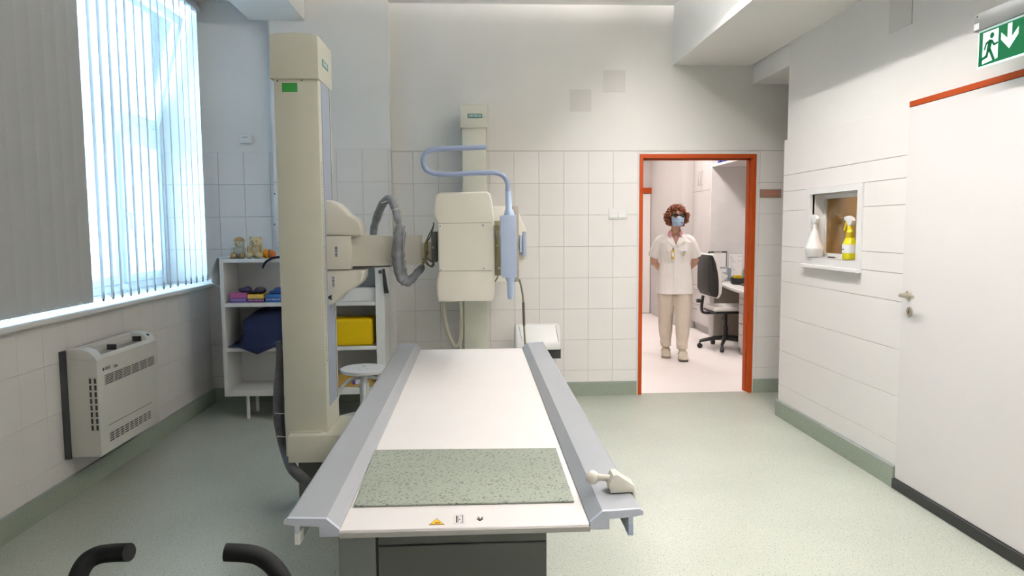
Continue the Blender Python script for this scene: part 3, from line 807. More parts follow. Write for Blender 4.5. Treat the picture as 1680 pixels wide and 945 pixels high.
# ------------------------------------------------------------------ wall stand with cassette holder
sy = 5.55
wx0, wx1 = ax(760, 400, sy), ax(799, 400, sy)
ws_ = thing('wall_stand', 'beige wall stand with cassette holder behind the X-ray tube', 'medical stand', ((wx0+wx1)/2, sy+.1, 0))
zcap = az(778, 209, sy)
build('column', MB().box(wx0, wx1, sy, D-.03, .03, zcap, .006), BEIGE, ws_)
build('foot_plate', MB().box(wx0-.12, wx1+.12, sy-.1, D-.02, 0, .03, .004), BEIGE, ws_)
build('column_cap', MB().box(wx0-.012, wx1+.010, sy-.012, D-.02, zcap-.004, az(778, 172, sy), .005), BEIGE, ws_)
p, q = at(767, 186.5, Y=sy-.013), at(791, 193.5, Y=sy-.013)
lp = build('brand_plate', MB().box(p.x, q.x, sy-.0145, sy-.011, q.z, p.z), TEAL, ws_, 0)
build('brand_lettering', MB().text('SIEMENS', .0255, face_front(((p.x+q.x)/2, sy-.0147, (p.z+q.z)/2))), WHITEINK, lp, 0)
by = 5.12
bx0, bx1 = ax(722, 400, by), ax(851, 400, by)
bz0, bz1 = az(840, 462.5, by), az(840, 337.5, by)
build('cassette_holder', MB().box(bx0, bx1-.055, by, by+.06, bz0, bz1, .004), BEIGEL, ws_)
build('holder_edge', MB().box(bx1-.057, bx1, by-.004, by+.065, bz0, bz1, .002), mat('brown_grey_edge', (.33, .29, .25), .5), ws_)
def PB(x, y): q = at(x, y, Y=by+.10); return (q.x, q.z)
build('holder_back', MB().prism([PB(x, y) for x, y in ((800, 450), (852, 446), (864, 424), (863.5, 378), (852, 352), (800, 350))], 'y', by+.065, by+.3, .004), BEIGEL, ws_)
a, b = at(857.5, 380, Y=by+.03), at(863.5, 420.5, Y=by+.03)
build('holder_handle', MB().box(a.x, b.x, by+.01, by+.05, b.z, a.z, .003), BLUEST, ws_)
a, b = at(852.5, 386, Y=by+.03), at(857, 414, Y=by+.03)
build('holder_handle', MB().box(a.x, b.x, by+.02, by+.055, b.z, a.z, .003), BLUEG, ws_)
build('carriage', MB().box(wx0+.03, wx1-.03, by+.3, sy, az(778, 430, sy), az(778, 370, sy)), BEIGE, ws_)
hp = [(852, 458), (856, 475), (858.5, 495), (859.5, 530), (861, 560), (863, 585)]
build('cable', MB().tube([at(*q, Y=5.2) for q in hp], [.007]*6, 7), CABLEG, ws_)
build('cable_sheath', MB().tube([at(858.6, 496, Y=5.2), at(859.2, 515, Y=5.2), at(859.8, 534, Y=5.2)], .0095, 8), mat('dark_cable_sheath', (.07, .065, .05), .6), ws_)
for pts, r_ in (([(724, 470), (728, 510), (735, 545), (745, 566), (753, 563), (757, 540), (756, 505), (754, 480)], .016), ([(755, 470), (755.5, 520), (755, 560), (754, 600)], .010)):
    build('cable', MB().tube([at(*q, Y=5.45) for q in pts], r_, 8), CABLEB, ws_)

# ------------------------------------------------------------------ white swing-lid bin
bq = at(884, 560, Y=5.62)
byf = 5.50
b0, b1 = ax(846, 575, byf), ax(921.5, 575, byf)
bn = thing('swing_lid_bin', 'white plastic swing-lid bin standing against the tiles behind the table', 'bin', ((b0+b1)/2, byf+.15, 0))
zt_, zl, zo = az(884, 531, byf+.12), az(884, 574, byf), az(884, 588, byf)
bc_ = (b0+b1)/2
build('bin_body', MB().loft([[(bc_+sx*hw, byf+.15+sy_*hd, z) for sx, sy_ in ((-1, -.85), (-.85, -1), (.85, -1), (1, -.85), (1, .85), (.85, 1), (-.85, 1), (-1, .85))] for hw, hd, z in ((.125, .11, 0), (.128, .113, .02), (.145, .13, zo-.03), (.15, .135, zo))]), WHITEPL, bn, 30)
build('bin_opening', MB().box(bc_-.15, b1-.006, byf+.012, byf+.27, zo-.005, zl+.004), BLACKPL, bn)
lidp = [(byf, zl), (byf-.004, zl+.03), (byf+.01, zl+.06), (byf+.09, zt_-.01), (byf+.12, zt_), (byf+.17, zt_), (byf+.24, zt_-.05), (byf+.29, zl+.03), (byf+.29, zl)]
build('bin_lid', MB().prism(lidp, 'x', b0, b1, .022, 3), WHITEPL, bn, 50)
for px_, px2 in ((851, 857), (911.5, 916)):
    build('lid_seam', MB().tube([at(px_, 535, Y=byf+.085)+Vector((0, -.005, .004)), at(px2, 560, Y=byf+.012)+Vector((0, -.006, 0))], .0018, 5, smooth=False), mat('seam_dark', (.3, .28, .25), .8), bn, 0)
# ------------------------------------------------------------------ fan coil unit on the left wall
fy0, fy1, fz0_, fz1_ = 3.80, 4.50, .225, .80
FXF = -1.985
fc = thing('fan_coil_unit', 'white wall-mounted fan coil heater under the window', 'heater', (XL+.1, (fy0+fy1)/2, fz0_))
build('mounting_plate', MB().box(XL-.004, XL+.03, fy0-.012, fy1+.012, fz0_-.005, fz1_-.01), mat('charcoal_plate', (.03, .032, .033), .6), fc, 0)
cream = mat('cream_plastic', (.66, .645, .60), .45, var=.015)
bodyp = [(XL+.03, fz0_), (FXF-.006, fz0_), (FXF, fz0_+.008), (FXF, fz1_-.062), (FXF-.004, fz1_-.056), (XL+.03, fz1_-.056)]
build('body', MB().prism(bodyp, 'y', fy0, fy1, .004), cream, fc, 30)
for (a, b) in ((fy0, fy0+.075), (fy1-.085, fy1)):
    chk = [(XL+.03, fz1_-.057), (FXF-.002, fz1_-.057), (FXF-.014, fz1_-.036), (FXF-.040, fz1_-.012), (FXF-.075, fz1_), (XL+.03, fz1_)]
    build('end_cheek', MB().prism(chk, 'y', a, b, .004), cream, fc, 30)
build('outlet_back', MB().box(XL+.03, XL+.075, fy0+.07, fy1-.08, fz1_-.056, fz1_-.002, .004), cream, fc)
build('outlet_lip', MB().prism([(FXF-.002, fz1_-.057), (FXF-.010, fz1_-.040), (FXF-.018, fz1_-.042), (FXF-.018, fz1_-.057)], 'y', fy0+.07, fy1-.08), cream, fc, 0)
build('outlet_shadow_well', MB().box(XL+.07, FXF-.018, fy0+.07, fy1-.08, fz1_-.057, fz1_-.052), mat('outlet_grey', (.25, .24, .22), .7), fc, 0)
for yy in (fy0+.30, fy1-.10):
    build('louver_pivot', MB().box(XL+.085, FXF-.05, yy, yy+.014, fz1_-.053, fz1_-.022), BLACKPL, fc)
build('louver', MB().box(XL+.08, XL+.088, fy0+.08, fy1-.09, fz1_-.05, fz1_-.012), cream, fc, 0)
build('display', MB().box(FXF-.034, FXF-.026, fy1-.055, fy1-.035, fz1_-.028, fz1_-.014, rot=(0, -.75, 0)), BLACKPL, fc, 0)
def grille(y0, y1, z0, z1, sect, bars, name):
    g = build(name, MB().box(FXF-.001, FXF+.0012, y0, y1, z0, z1), mat('grille_shadow', (.06, .058, .05), .8), fc, 0)
    w = (y1-y0)/sect; h = (z1-z0)/bars
    for i in range(sect+1):
        build('grille_post', MB().box(FXF, FXF+.004, y0+i*w-.003, y0+i*w+.003, z0, z1), cream, g, 0)
    for j in range(bars+1):
        build('grille_bar', MB().box(FXF, FXF+.0036, y0, y1, z0+j*h-h*.17, z0+j*h+h*.17), cream, g, 0)
grille(fy0+.065, fy1-.045, fz1_-.205, fz1_-.15, 6, 6, 'upper_grille')
grille(fy0+.085, fy1-.12, fz0_+.055, fz0_+.105, 9, 4, 'lower_grille')
build('panel_seam', MB().box(FXF-.002, FXF+.001, fy0+.085, fy1-.10, fz0_+.145, fz0_+.150), mat('seam_dark', (.3, .28, .25), .8), fc, 0)
build('logo_mark', MB().lathe([(.009, 0), (.008, .001)], (FXF, fy0+.062, fz1_-.118), (1, 0, 0), 16), mat('logo_blue_black', (.02, .03, .06), .5), fc)
build('logo_lettering', MB().text('GREE', .023, face_posx((FXF+.001, fy0+.105, fz1_-.118))), INK, fc, 0)
build('logo_lettering', MB().text('Geo', .024, face_posx((FXF+.001, fy0+.19, fz1_-.122))), INK, fc, 0)
# side vent on the near flank
sv = build('side_vent', MB().box(FXF-.045, FXF-.008, fy0-.0012, fy0+.002, fz0_+.14, fz1_-.15), mat('grille_shadow', (.06, .058, .05), .8), fc, 0)
for i in range(9):
    z = fz0_+.14+i*(fz1_-.15-fz0_-.14)/8
    build('vent_bar', MB().box(FXF-.045, FXF-.008, fy0-.004, fy0, z-.004, z+.004), cream, sv, 0)
build('vent_bar', MB().box(FXF-.032, FXF-.020, fy0-.004, fy0, fz0_+.14, fz1_-.15), cream, sv, 0)

# ------------------------------------------------------------------ small things on the walls
q = at(403.5, 228.5, Y=D)
th_ = thing('thermostat', 'small white rounded thermostat on the wall left of the stand', 'thermostat', (q.x, D, q.z-.035))
build('thermostat_body', MB().box(q.x-.045, q.x+.045, D-.022, D+.008, q.z-.033, q.z+.033, .012, 3), WHITEPL, th_)
build('thermostat_slot', MB().box(q.x-.026, q.x+.022, D-.0228, D-.02, q.z+.012, q.z+.016), mat('seam_dark', (.3, .28, .25), .8), th_, 0)
p, q = at(998.5, 341.5, Y=D-.012), at(1029, 359.5, Y=D-.012)
sw = thing('light_switch', 'double white rocker light switch left of the orange doorway', 'switch', ((p.x+q.x)/2, D, q.z))
build('switch_plate', MB().box(p.x, q.x, D-.012, D+.001, q.z, p.z, .003), WHITEPL, sw)
mx = (p.x+q.x)/2
for (a, b) in ((p.x+.012, mx-.005), (mx+.005, q.x-.012)):
    build('rocker', MB().prism([(D-.012, q.z+.012), (D-.020, q.z+.014), (D-.014, p.z-.012), (D-.012, p.z-.012)], 'x', a, b, .001, 1), WHITEPL, sw)
p, q = at(1247, 310.5, Y=D-.004), at(1281.5, 324, Y=D-.004)
pl = thing('door_plaque', 'brown grey plaque with red lettering right of the orange doorway', 'sign', ((p.x+q.x)/2, D, q.z))
build('plaque_plate', MB().box(p.x, q.x, D-.006, D+.001, q.z, p.z, .001, 1), mat('plaque_brown', (.33, .24, .17), .4), pl)
ik = MB(); rr = random.Random(3)
for rowz, n, s_ in ((p.z-.022, 7, .019), (q.z+.020, 5, .013)):
    x = p.x+.03
    while x < q.x-.03:
        w = rr.uniform(.005, .011); ik.box(x, x+w, D-.0068, D-.005, rowz-s_/2, rowz+s_/2*rr.uniform(.4, 1)); x += w+.005
build('plaque_print', ik, mat('plaque_red', (.55, .12, .09), .5), pl, 0)['kind'] = 'stuff'
p, q = at(448, 311, Y=D-.09), at(500, 378, Y=D-.09)
wbx = thing('wall_box', 'white wall-mounted box half hidden behind the tall stand', 'box', ((p.x+q.x)/2, D-.04, q.z))
build('box_body', MB().box(p.x, q.x, D-.09, D-.079+.0, q.z, p.z, .003), WHITEPL, wbx)
build('box_back', MB().box(p.x+.02, q.x-.02, D-.085, D+.0, q.z+.02, p.z-.02), WHITEPL, wbx)
for yy in (318, 368):
    w_ = at(450.5, yy, Y=D-.09); build('screw', MB().lathe([(.006, 0), (.004, .002)], (w_.x, D-.09, w_.z), (0, -1, 0), 10), DGREY, wbx)

# ------------------------------------------------------------------ shelf unit in the back corner
SY0, SY1 = 5.32, 5.66
sx0, sx1 = ax(364, 540, SY0), ax(631.5, 540, SY0)
zb_, zt_ = az(420, 650, SY0), az(420, 425, SY0)
sh = thing('shelf_unit', 'white open shelf unit on legs in the back left corner', 'shelf', ((sx0+sx1)/2, (SY0+SY1)/2, 0))
SHW = mat('white_shelf_board', (.72, .72, .71), .5, var=.02)
tk = .02
build('side_panel', MB().box(sx0, sx0+tk*1.4, SY0, SY1, zb_, zt_, .002, 1), SHW, sh)
build('side_panel', MB().box(sx1-.065, sx1, SY0, SY1, zb_, zt_, .002, 1), SHW, sh)
build('back_panel', MB().box(sx0+.01, sx1-.01, SY1-.008, SY1, zb_, zt_), SHW, sh, 0)
levels = [az(420, y, SY0) for y in (431, 503.5, 577, 650)]
for z, t_ in zip(levels, (.028, .028, .028, .045)):
    build('shelf_board', MB().box(sx0+tk*1.4, sx1-.065, SY0+.002, SY1-.008, z, z+t_, .002, 1), SHW, sh)
for (x, y) in ((sx0+.15, SY0+.06), (sx0+.15, SY1-.05), (sx1-.15, SY0+.06), (sx1-.15, SY1-.05), ((sx0+sx1)/2, SY0+.06)):
    build('leg', MB().lathe([(.013, 0), (.013, zb_)], (x, y, 0), (0, 0, 1), 12), WHITEMET, sh)
lt = [levels[0]+.028, levels[1]+.028, levels[2]+.028, levels[3]+.045]
# white board standing behind the right end of the shelf
single('white_board', MB().box(ax(612, 500, 5.69), ax(649, 500, 5.69), 5.69, 5.72, 0, az(640, 436, 5.69), .003, 1), SHW, 'tall white board standing between the shelf unit and the wall', 'board')
q = at(624, 446, Y=SY0)
kn = thing('strap_peg', 'black strap hanging from a round peg on the shelf side', 'strap', (q.x, SY0, q.z-.15))
build('peg', MB().lathe([(.014, 0), (.014, .012), (.010, .016)], (q.x, SY0, q.z), (0, -1, 0), 16), BLACKPL, kn)
build('strap', MB().loft([[(c.x-w, SY0-.014, c.z), (c.x+w, SY0-.014, c.z), (c.x+w, SY0-.004, c.z), (c.x-w, SY0-.004, c.z)] for c, w in ((at(629.5, 441, Y=SY0), .009), (at(631, 455, Y=SY0), .012), (at(632.5, 468, Y=SY0), .014), (at(634.5, 481, Y=SY0), .0165))]), mat('black_webbing', (.008, .008, .009), .8), kn, 0)
build('strap_loop', MB().tube([(q.x, SY0-.010, q.z), at(629.5, 443, Y=SY0-.010)], .004, 6, smooth=False), BLACKPL, kn)
# white cloth thrown over the left top corner
def cl_fn(u, v):
    x = sx0-.020-.035*math.sin(v*2.2)*(1-u*.3)-.012*math.sin(u*9+v*2)
    return Vector((x, SY0+.01+u*.26, zt_+.012-v*.19-.02*math.sin(u*5)*v))
single('white_cloth', MB().grid(cl_fn, 12, 10, .004).box(sx0-.008, sx0+.07, SY0+.01, SY0+.27, zt_+.001, zt_+.016, .006), mat('white_linen', (.70, .71, .72), .9, bump=.2, bscale=200), 'white cloth hanging over the left top corner of the shelf unit', 'cloth')

# plush toys on the top shelf
FUR1 = mat('cream_plush', (.56, .47, .29), .95, var=.12, scale=60, bump=.6, bscale=180)
FUR2 = mat('tan_plush', (.40, .27, .13), .95, var=.12, scale=60, bump=.6, bscale=180)
FUR3 = mat('brown_plush', (.17, .10, .05), .95, var=.15, scale=60, bump=.6, bscale=180)
FURW = mat('greyish_white_plush', (.50, .52, .46), .95, var=.1, scale=60, bump=.6, bscale=180)
ty_ = SY0+.10
def plush(name, label, px_, bodym, headm, footm, hat, sc=1.0):
    b = at(px_, 425, Y=ty_); z0 = zt_+.001; x = b.x
    r = thing(name, label, 'plush toy', (x, ty_, z0), 'plush toys on the shelf top')
    k = sc
    build('body', MB().ball((x, ty_, z0+.058*k), (.052*k, .045*k, .058*k)), bodym, r)
    build('head', MB().ball((x, ty_-.008, z0+.130*k), (.050*k, .045*k, .042*k)), headm, r)
    build('snout', MB().ball((x-.004, ty_-.048*k, z0+.122*k), (.022*k, .02*k, .016*k), 12, 8), FUR1, r)
    for s_ in (-1, 1):
        build('ear', MB().ball((x+s_*.040*k, ty_, z0+.160*k), (.015*k, .010*k, .017*k), 10, 8), headm, r)
        build('foot', MB().ball((x+s_*.040*k, ty_-.055*k, z0+.026*k), (.027*k, .032*k, .026*k), 12, 8), footm, r)
        build('arm', MB().ball((x+s_*.052*k, ty_-.025*k, z0+.072*k), (.016*k, .022*k, .034*k), 10, 8), headm, r)
        build('eye', MB().ball((x+s_*.017*k, ty_-.049*k, z0+.139*k), .0045*k, 8, 6), BLACKPL, r)
    build('nose', MB().ball((x-.004, ty_-.068*k, z0+.126*k), .0055*k, 8, 6), BLACKPL, r)
    if hat: build('cap', MB().lathe([(.044*k, 0), (.043*k, .015*k), (.034*k, .036*k), (.012*k, .046*k)], (x, ty_-.004, z0+.145*k), (0, 0, 1), 16), FUR2, r)
plush('plush_toy', 'small plush bear with a tan cap, leftmost toy on the shelf top', 393.5, FURW, FURW, FUR2, True, .84)
plush('plush_toy', 'cream plush bear sitting in the middle of the toys on the shelf top', 421, FUR1, FUR1, FUR1, False, .92)
# orange toy lying beside them
q = at(437, 416, Y=ty_)
og = mat('orange_plush', (.62, .24, .006), .9, var=.1, scale=40)
orr = thing('plush_toy', 'orange round toy lying right of the plush bears', 'plush toy', (q.x, ty_, zt_), 'plush toys on the shelf top')
build('body', MB().ball((q.x, ty_, zt_+.034), (.032, .036, .033)), og, orr)
build('tail', MB().ball((q.x+.040, ty_+.006, zt_+.030), (.026, .026, .030)), mat('red_orange_plush', (.45, .11, .02), .9), orr)
build('dark_band', MB().lathe([(.030, 0), (.033, .006), (.030, .012)], (q.x+.020, ty_, zt_+.033), (1, 0, 0), 14), FUR3, orr)
# navy strap end over the shelf edge
hp = [at(448, 423, Y=SY0-.004)+Vector((.10, .03, .012)), at(450, 424, Y=SY0-.006)+Vector((0, 0, .006)), at(440, 427, Y=SY0-.016), at(434, 433, Y=SY0-.017), at(431, 440, Y=SY0-.016)]
single('navy_strap', MB().tube(hp, [.018, .018, .019, .020, .014], 12, 6, flat=(1, .45)), NAVY, 'dark navy padded strap drooping over the top shelf edge', 'strap')

# boxes on the second shelf
def card_box(x0p, x1p, ytp, ybp, label, top, low, words=None, split=.48):
    y0 = SY0+.03
    a, b = at(x0p, ytp, Y=y0), at(x1p, ybp, Y=y0)
    z0 = lt[1]+.001; z1 = a.z
    r = thing('glove_box', label, 'box', ((a.x+b.x)/2, y0+.06, z0), 'cardboard boxes on the second shelf')
    zm = z0+(z1-z0)*split
    build('box_lower', MB().box(a.x, b.x, y0, y0+.12, z0, zm, .001, 1), low, r)
    build('box_upper', MB().box(a.x-.001, b.x+.001, y0-.001, y0+.121, zm, z1, .001, 1), top, r)
    pr = MB(); rr = random.Random(int(x0p)); x = a.x+.006
    while x < b.x-.012:
        w = rr.uniform(.004, .012); pr.box(x, x+w, y0-.0012, y0+.001, z0+(zm-z0)*.45, z0+(zm-z0)*.72); x += w+rr.uniform(.003, .007)
    build('small_print', pr, mat('pale_print', (.42, .40, .55), .6), r, 0)['kind'] = 'stuff'
    if words: build('box_lettering', MB().text(words, .030, face_front(((a.x+b.x)/2, y0-.0022, (zm+z1)/2-.001))), mat('pale_gold_print', (.80, .72, .42), .6), r, 0)
    return r, a.x, b.x, z1
_, x0, x1, z1 = card_box(377, 405, 481, 499, 'pink and purple cardboard box, leftmost on the second shelf', PINK, PURPLE)
single('cloth_bundle', MB().ball(((x0+x1)/2+.03, SY0+.085, z1+.018), (.045, .04, .018)).ball(((x0+x1)/2+.055, SY0+.085, z1+.022), (.028, .03, .023)), mat('dark_indigo_cloth', (.02, .014, .07), .8), 'dark indigo cloth bundle on top of the pink box', 'cloth')
_, x0, x1, z1 = card_box(406, 433, 483, 499, 'yellow and plum cardboard box lettered MASTER on the second shelf', SIGNY, DPURPLE, 'MASTER')
single('cloth_bundle', MB().ball(((x0+x1)/2+.02, SY0+.085, z1+.026), (.044, .04, .026)).ball(((x0+x1)/2-.02, SY0+.085, z1+.012), (.05, .04, .012)), mat('black_cloth', (.006, .007, .02), .8), 'black cloth bundle on top of the yellow box', 'cloth')
_, x0, x1, z1 = card_box(435, 461, 483, 499, 'blue cardboard box beside the tall stand on the second shelf', BLUECARD, mat('deep_blue_card', (.012, .075, .26), .5, var=.2), split=.62)
single('cloth_bundle', MB().ball(((x0+x1)/2+.03, SY0+.085, z1+.024), (.04, .04, .024)).ball(((x0+x1)/2+.0, SY0+.085, z1+.012), (.045, .04, .012)), mat('blue_cloth', (.014, .05, .20), .8), 'blue cloth bundle on top of the blue box', 'cloth')
# white box on the right of the second shelf
a, b = at(553, 473, Y=SY0+.04), at(616.5, 495, Y=SY0+.04)
single('white_box', MB().box(a.x, b.x, SY0+.04, SY0+.24, lt[1]+.001, a.z, .006), WHITEPL, 'white box at the right end of the second shelf', 'box')
# navy lead apron heaped on the third shelf
def ap_fn(u, v):
    x = ax(375+125*u, 545, SY0)
    K_ = [(0, .006), (.12, .014), (.155, .12), (.17, .205), (.30, .245), (.42, .275), (.55, .285), (.70, .275), (1, .22)]
    for (a, b) in zip(K_, K_[1:]):
        if a[0] <= u <= b[0]: h = a[1]+(b[1]-a[1])*(u-a[0])/(b[0]-a[0]); break
    droop = .055*max(0, 1-abs(u-.37)/.24)
    C_ = [(0, .30, 0), (.15, .27, .85), (.35, .16, 1), (.55, .07, .90), (.72, .025, .50), (.86, .004, .06), (.90, -.007, .03), (1, -.012, 0)]
    for (a, b) in zip(C_, C_[1:]):
        if a[0] <= v <= b[0]:
            k = (v-a[0])/(b[0]-a[0]); yy = a[1]+(b[1]-a[1])*k; hz = a[2]+(b[2]-a[2])*k; break
    z = lt[2]+.008+h*hz+.007*math.sin(u*16+v*7)*hz
    if v > .88: z -= droop*(v-.88)/.12
    return Vector((x, SY0+yy, z))
single('lead_apron', MB().grid(ap_fn, 40, 30, .006), NAVY, 'navy blue lead apron heaped on the third shelf with a corner hanging down', 'apron', smooth=80)
# yellow foam cushion on the third shelf
a, b = at(549, 524, Y=SY0+.012), at(612, 571, Y=SY0+.012)
single('foam_cushion', MB().box(a.x-.12, b.x, SY0+.012, SY0+.27, lt[2]+.001, a.z, .022, 4), YELLOW, 'bright yellow vinyl foam cushion on the third shelf', 'cushion')
# ochre cardboard box on the bottom shelf
a, b = at(553, 616, Y=SY0+.05), at(615, 642, Y=SY0+.05)
cb_ = thing('cardboard_box', 'ochre cardboard box with a label on the bottom shelf behind the stool', 'box', ((a.x+b.x)/2, SY0+.15, lt[3]))
build('carton', MB().box(a.x-.08, b.x, SY0+.05, SY0+.27, lt[3]+.001, a.z, .003, 1), CARD, cb_)
p, q = at(583, 622, Y=SY0+.05), at(594, 630, Y=SY0+.05)
build('label', MB().box(p.x, q.x, SY0+.048, SY0+.051, q.z, p.z), PAPER, cb_, 0)
p, q = at(578, 624, Y=SY0+.05), at(583, 630.5, Y=SY0+.05)
build('label', MB().box(p.x, q.x, SY0+.048, SY0+.051, q.z, p.z), mat('violet_label', (.08, .03, .22), .5), cb_, 0)

# ------------------------------------------------------------------ stool
sz = .50
s0 = at(597, 603, Z=sz)
sl = thing('round_stool', 'white round screw stool between the shelf and the table', 'stool', (s0.x, s0.y, 0))
SW = mat('worn_white_paint', (.70, .71, .71), .45, var=.06, scale=14)
build('seat', MB().lathe([(.14, -.030), (.152, -.024), (.156, -.012), (.154, -.004), (.146, 0)], (s0.x, s0.y, sz), (0, 0, 1), 40), SW, sl)
chp = MB()
for (dx, dy, w) in ((.0, .03, .012), (.03, -.045, .006), (-.02, -.06, .008), (-.01, .05, .005)): chp.lathe([(w, 0), (w*.8, .0006)], (s0.x+dx, s0.y+dy, sz), (0, 0, 1), 7, (1, .5))
build('paint_chips', chp, mat('chip_dark', (.16, .14, .12), .8), sl, 0)['kind'] = 'stuff'
build('spindle', MB().lathe([(.030, .20), (.030, .36), (.034, .365), (.034, .40), (.024, .405), (.024, .475)], (s0.x, s0.y, 0), (0, 0, 1), 18), SW, sl)
for i in range(4):
    a_ = math.radians(8+90*i); c_, s_ = math.cos(a_), math.sin(a_)
    build('leg', MB().tube([(s0.x+c_*.02, s0.y+s_*.02, .435), (s0.x+c_*.09, s0.y+s_*.09, .42), (s0.x+c_*.155, s0.y+s_*.155, .36), (s0.x+c_*.185, s0.y+s_*.185, .25), (s0.x+c_*.205, s0.y+s_*.205, 0)], .011, 10), SW, sl)
build('foot_ring', MB().tube([(s0.x+math.cos(i*PI/12)*.196, s0.y+math.sin(i*PI/12)*.196, .15) for i in range(25)], .007, 8, 1), SW, sl)

# ------------------------------------------------------------------ exit sign above the door
ey1 = 3.175; ex = XR-.10
E0 = at(1608, 110, X=ex)
ey1 = at(1608, 60, X=ex).y
ez0 = at(1608, 113, X=ex).z; ez1 = at(1606, 52, X=ex).z; ezt = at(1603, 26, X=ex).z
ey0 = ey1-.33
es = thing('exit_sign', 'lit green exit sign with running figure and down arrow above the door', 'sign', (ex+.04, (ey0+ey1)/2, ez0))
build('housing', MB().box(ex-.018, XR+.022, ey0-.02, ey1+.02, ez1-.002, ezt, .003), mat('grey_housing', (.26, .265, .26), .4, metal=.3), es)
build('housing_screw', MB().lathe([(.004, 0), (.003, .001)], (ex-.018, ey1-.002, ezt-.012), (-1, 0, 0), 10), INK, es)
build('housing_label', MB().box(ex-.019, ex-.017, ey1-.016, ey1+.014, ez1+.004, ez1+.030), PAPER, es, 0)
def emi(name, c, s_): return mat(name, c, .4, emit=c, estr=s_, spec=.1)
build('acrylic_panel', MB().box(ex-.004, ex+.004, ey0-.004, ey1+.004, ez0, ez1, .0008, 1), emi('lit_white_acrylic', (.72, .88, .85), .55), es)
GZ0, GZ1 = ez0+.008, ez1-.010
gp = build('green_field', MB().box(ex-.0056, ex-.0035, ey0, ey1-.004, GZ0, GZ1), emi('lit_green_film', (.002, .075, .026), 1.1), es, 0)
H_ = GZ1-GZ0
wy_ = ey1-.004
WF = emi('lit_white_film', (.62, .80, .76), .75)
def SP(u, v): return (wy_-u*H_, GZ0+v*H_)      # u to the right as seen, v up, in panel heights
def poly(m, pts, a=.0066, b=.005): m.prism([SP(u, v) for u, v in pts], 'x', ex-a, ex-b)
dr_ = MB(); poly(dr_, [(.17, .04), (.80, .10), (.80, .95), (.17, .95)])
build('pictogram_doorway', dr_, WF, gp, 0)
def limb(m, a, b, w):
    d_ = Vector((b[0]-a[0], b[1]-a[1])); n_ = Vector((-d_.y, d_.x)).normalized()*w/2
    poly(m, [(a[0]+n_.x, a[1]+n_.y), (b[0]+n_.x, b[1]+n_.y), (b[0]-n_.x, b[1]-n_.y), (a[0]-n_.x, a[1]-n_.y)], .0074, .0062)
mn = MB()
poly(mn, [(.55+.085*math.cos(i*PI/8), .80+.085*math.sin(i*PI/8)) for i in range(16)], .0074, .0062)
limb(mn, (.50, .69), (.42, .38), .16); limb(mn, (.52, .66), (.32, .62), .075); limb(mn, (.33, .63), (.25, .44), .065)
limb(mn, (.54, .66), (.66, .50), .07); limb(mn, (.65, .51), (.80, .54), .06); limb(mn, (.47, .42), (.66, .08), .095)
limb(mn, (.41, .42), (.35, .22), .10); limb(mn, (.38, .24), (.06, .17), .085)
build('running_figure', mn, emi('lit_green_print', (.002, .065, .022), .8), gp, 0)
aw = MB()
poly(aw, [(1.17, .96), (1.33, .96), (1.33, .42), (1.17, .42)]); poly(aw, [(1.25, .26), (1.25, .49), (.92, .78), (.92, .58)]); poly(aw, [(1.25, .26), (1.58, .58), (1.58, .78), (1.25, .49)])
build('down_arrow', aw, WF, gp, 0)

# ------------------------------------------------------------------ spray bottles on the pass-through sill
def spray(name, label, y, x, prof_, bm_, hm_, headm, tm):
    z0 = NZ0+t+.0005
    r = thing(name, label, 'bottle', (x, y, z0))
    build('bottle', MB().lathe(prof_, (x, y, z0), (0, 0, 1), 24), bm_, r)
    zt2 = z0+prof_[-1][1]
    build('neck_ring', MB().lathe([(.016, 0), (.016, .022), (.013, .026)], (x, y, zt2-.004), (0, 0, 1), 16), hm_, r)
    z1 = zt2+.02
    # head points to +y (left in the picture)
    g = 1.5
    hp_ = [(-.030, .028), (-.022, .006), (-.012, 0), (.012, 0), (.016, .022), (.042, .030), (.044, .046), (.010, .052), (-.018, .044)]
    build('spray_head', MB().prism([(y+a*g*.9, z1+b*g*.8) for a, b in hp_], 'x', x-.013, x+.013, .004), headm, r)
    tp_ = [(.016, .026), (.030, .026), (.052, -.020), (.045, -.026), (.030, -.006)]
    build('trigger', MB().prism([(y+a*g*.9, z1+b*g*.8) for a, b in tp_], 'x', x-.008, x+.008, .002), tm, r)
    return r, z0
q = at(1336, 410, X=2.268); q2 = at(1394, 405, X=2.288)
spray('spray_bottle', 'white spray bottle standing at the left of the pass-through sill', q.y, 2.268, [(.047, 0), (.050, .003), (.060, .052), (.061, .056), (.060, .060), (.020, .175), (.016, .186), (.015, .200)], WHITEPL, WHITEPL, WHITEPL, WHITEPL)
YEL = mat('yellow_translucent_liquid', (.72, .66, .01), .25, var=.05)
r, z0 = spray('spray_bottle', 'yellow spray bottle with white label at the right of the pass-through sill', q2.y, 2.288, [(.036, 0), (.041, .006), (.042, .09), (.038, .105), (.024, .135), (.022, .170), (.015, .185)], YEL, mat('yellow_cap', (.72, .55, .01), .4), WHITEPL, mat('yellow_cap', (.72, .55, .01), .4))
build('label', MB().lathe([(.0425, .040), (.0432, .045), (.0432, .088), (.0425, .092)], (2.288, q2.y, z0), (0, 0, 1), 24), PAPER, r)
build('label_print', MB().box(2.2440, 2.2465, q2.y-.012, q2.y+.014, z0+.060, z0+.066), INK, r, 0)
build('amber_band', MB().lathe([(.0245, .134), (.0250, .138), (.0232, .168), (.022, .170)], (2.288, q2.y, z0), (0, 0, 1), 24), mat('amber_plastic', (.42, .30, .01), .3), r)
pn = thing('pen', 'dark pen lying on the pass-through sill between the bottles', 'pen', (2.29, 4.50, NZ0+.006))
build('pen_body', MB().tube([(2.285, 4.545, NZ0+.009), (2.295, 4.475, NZ0+.009)], .0045, 8, smooth=False), INK, pn)
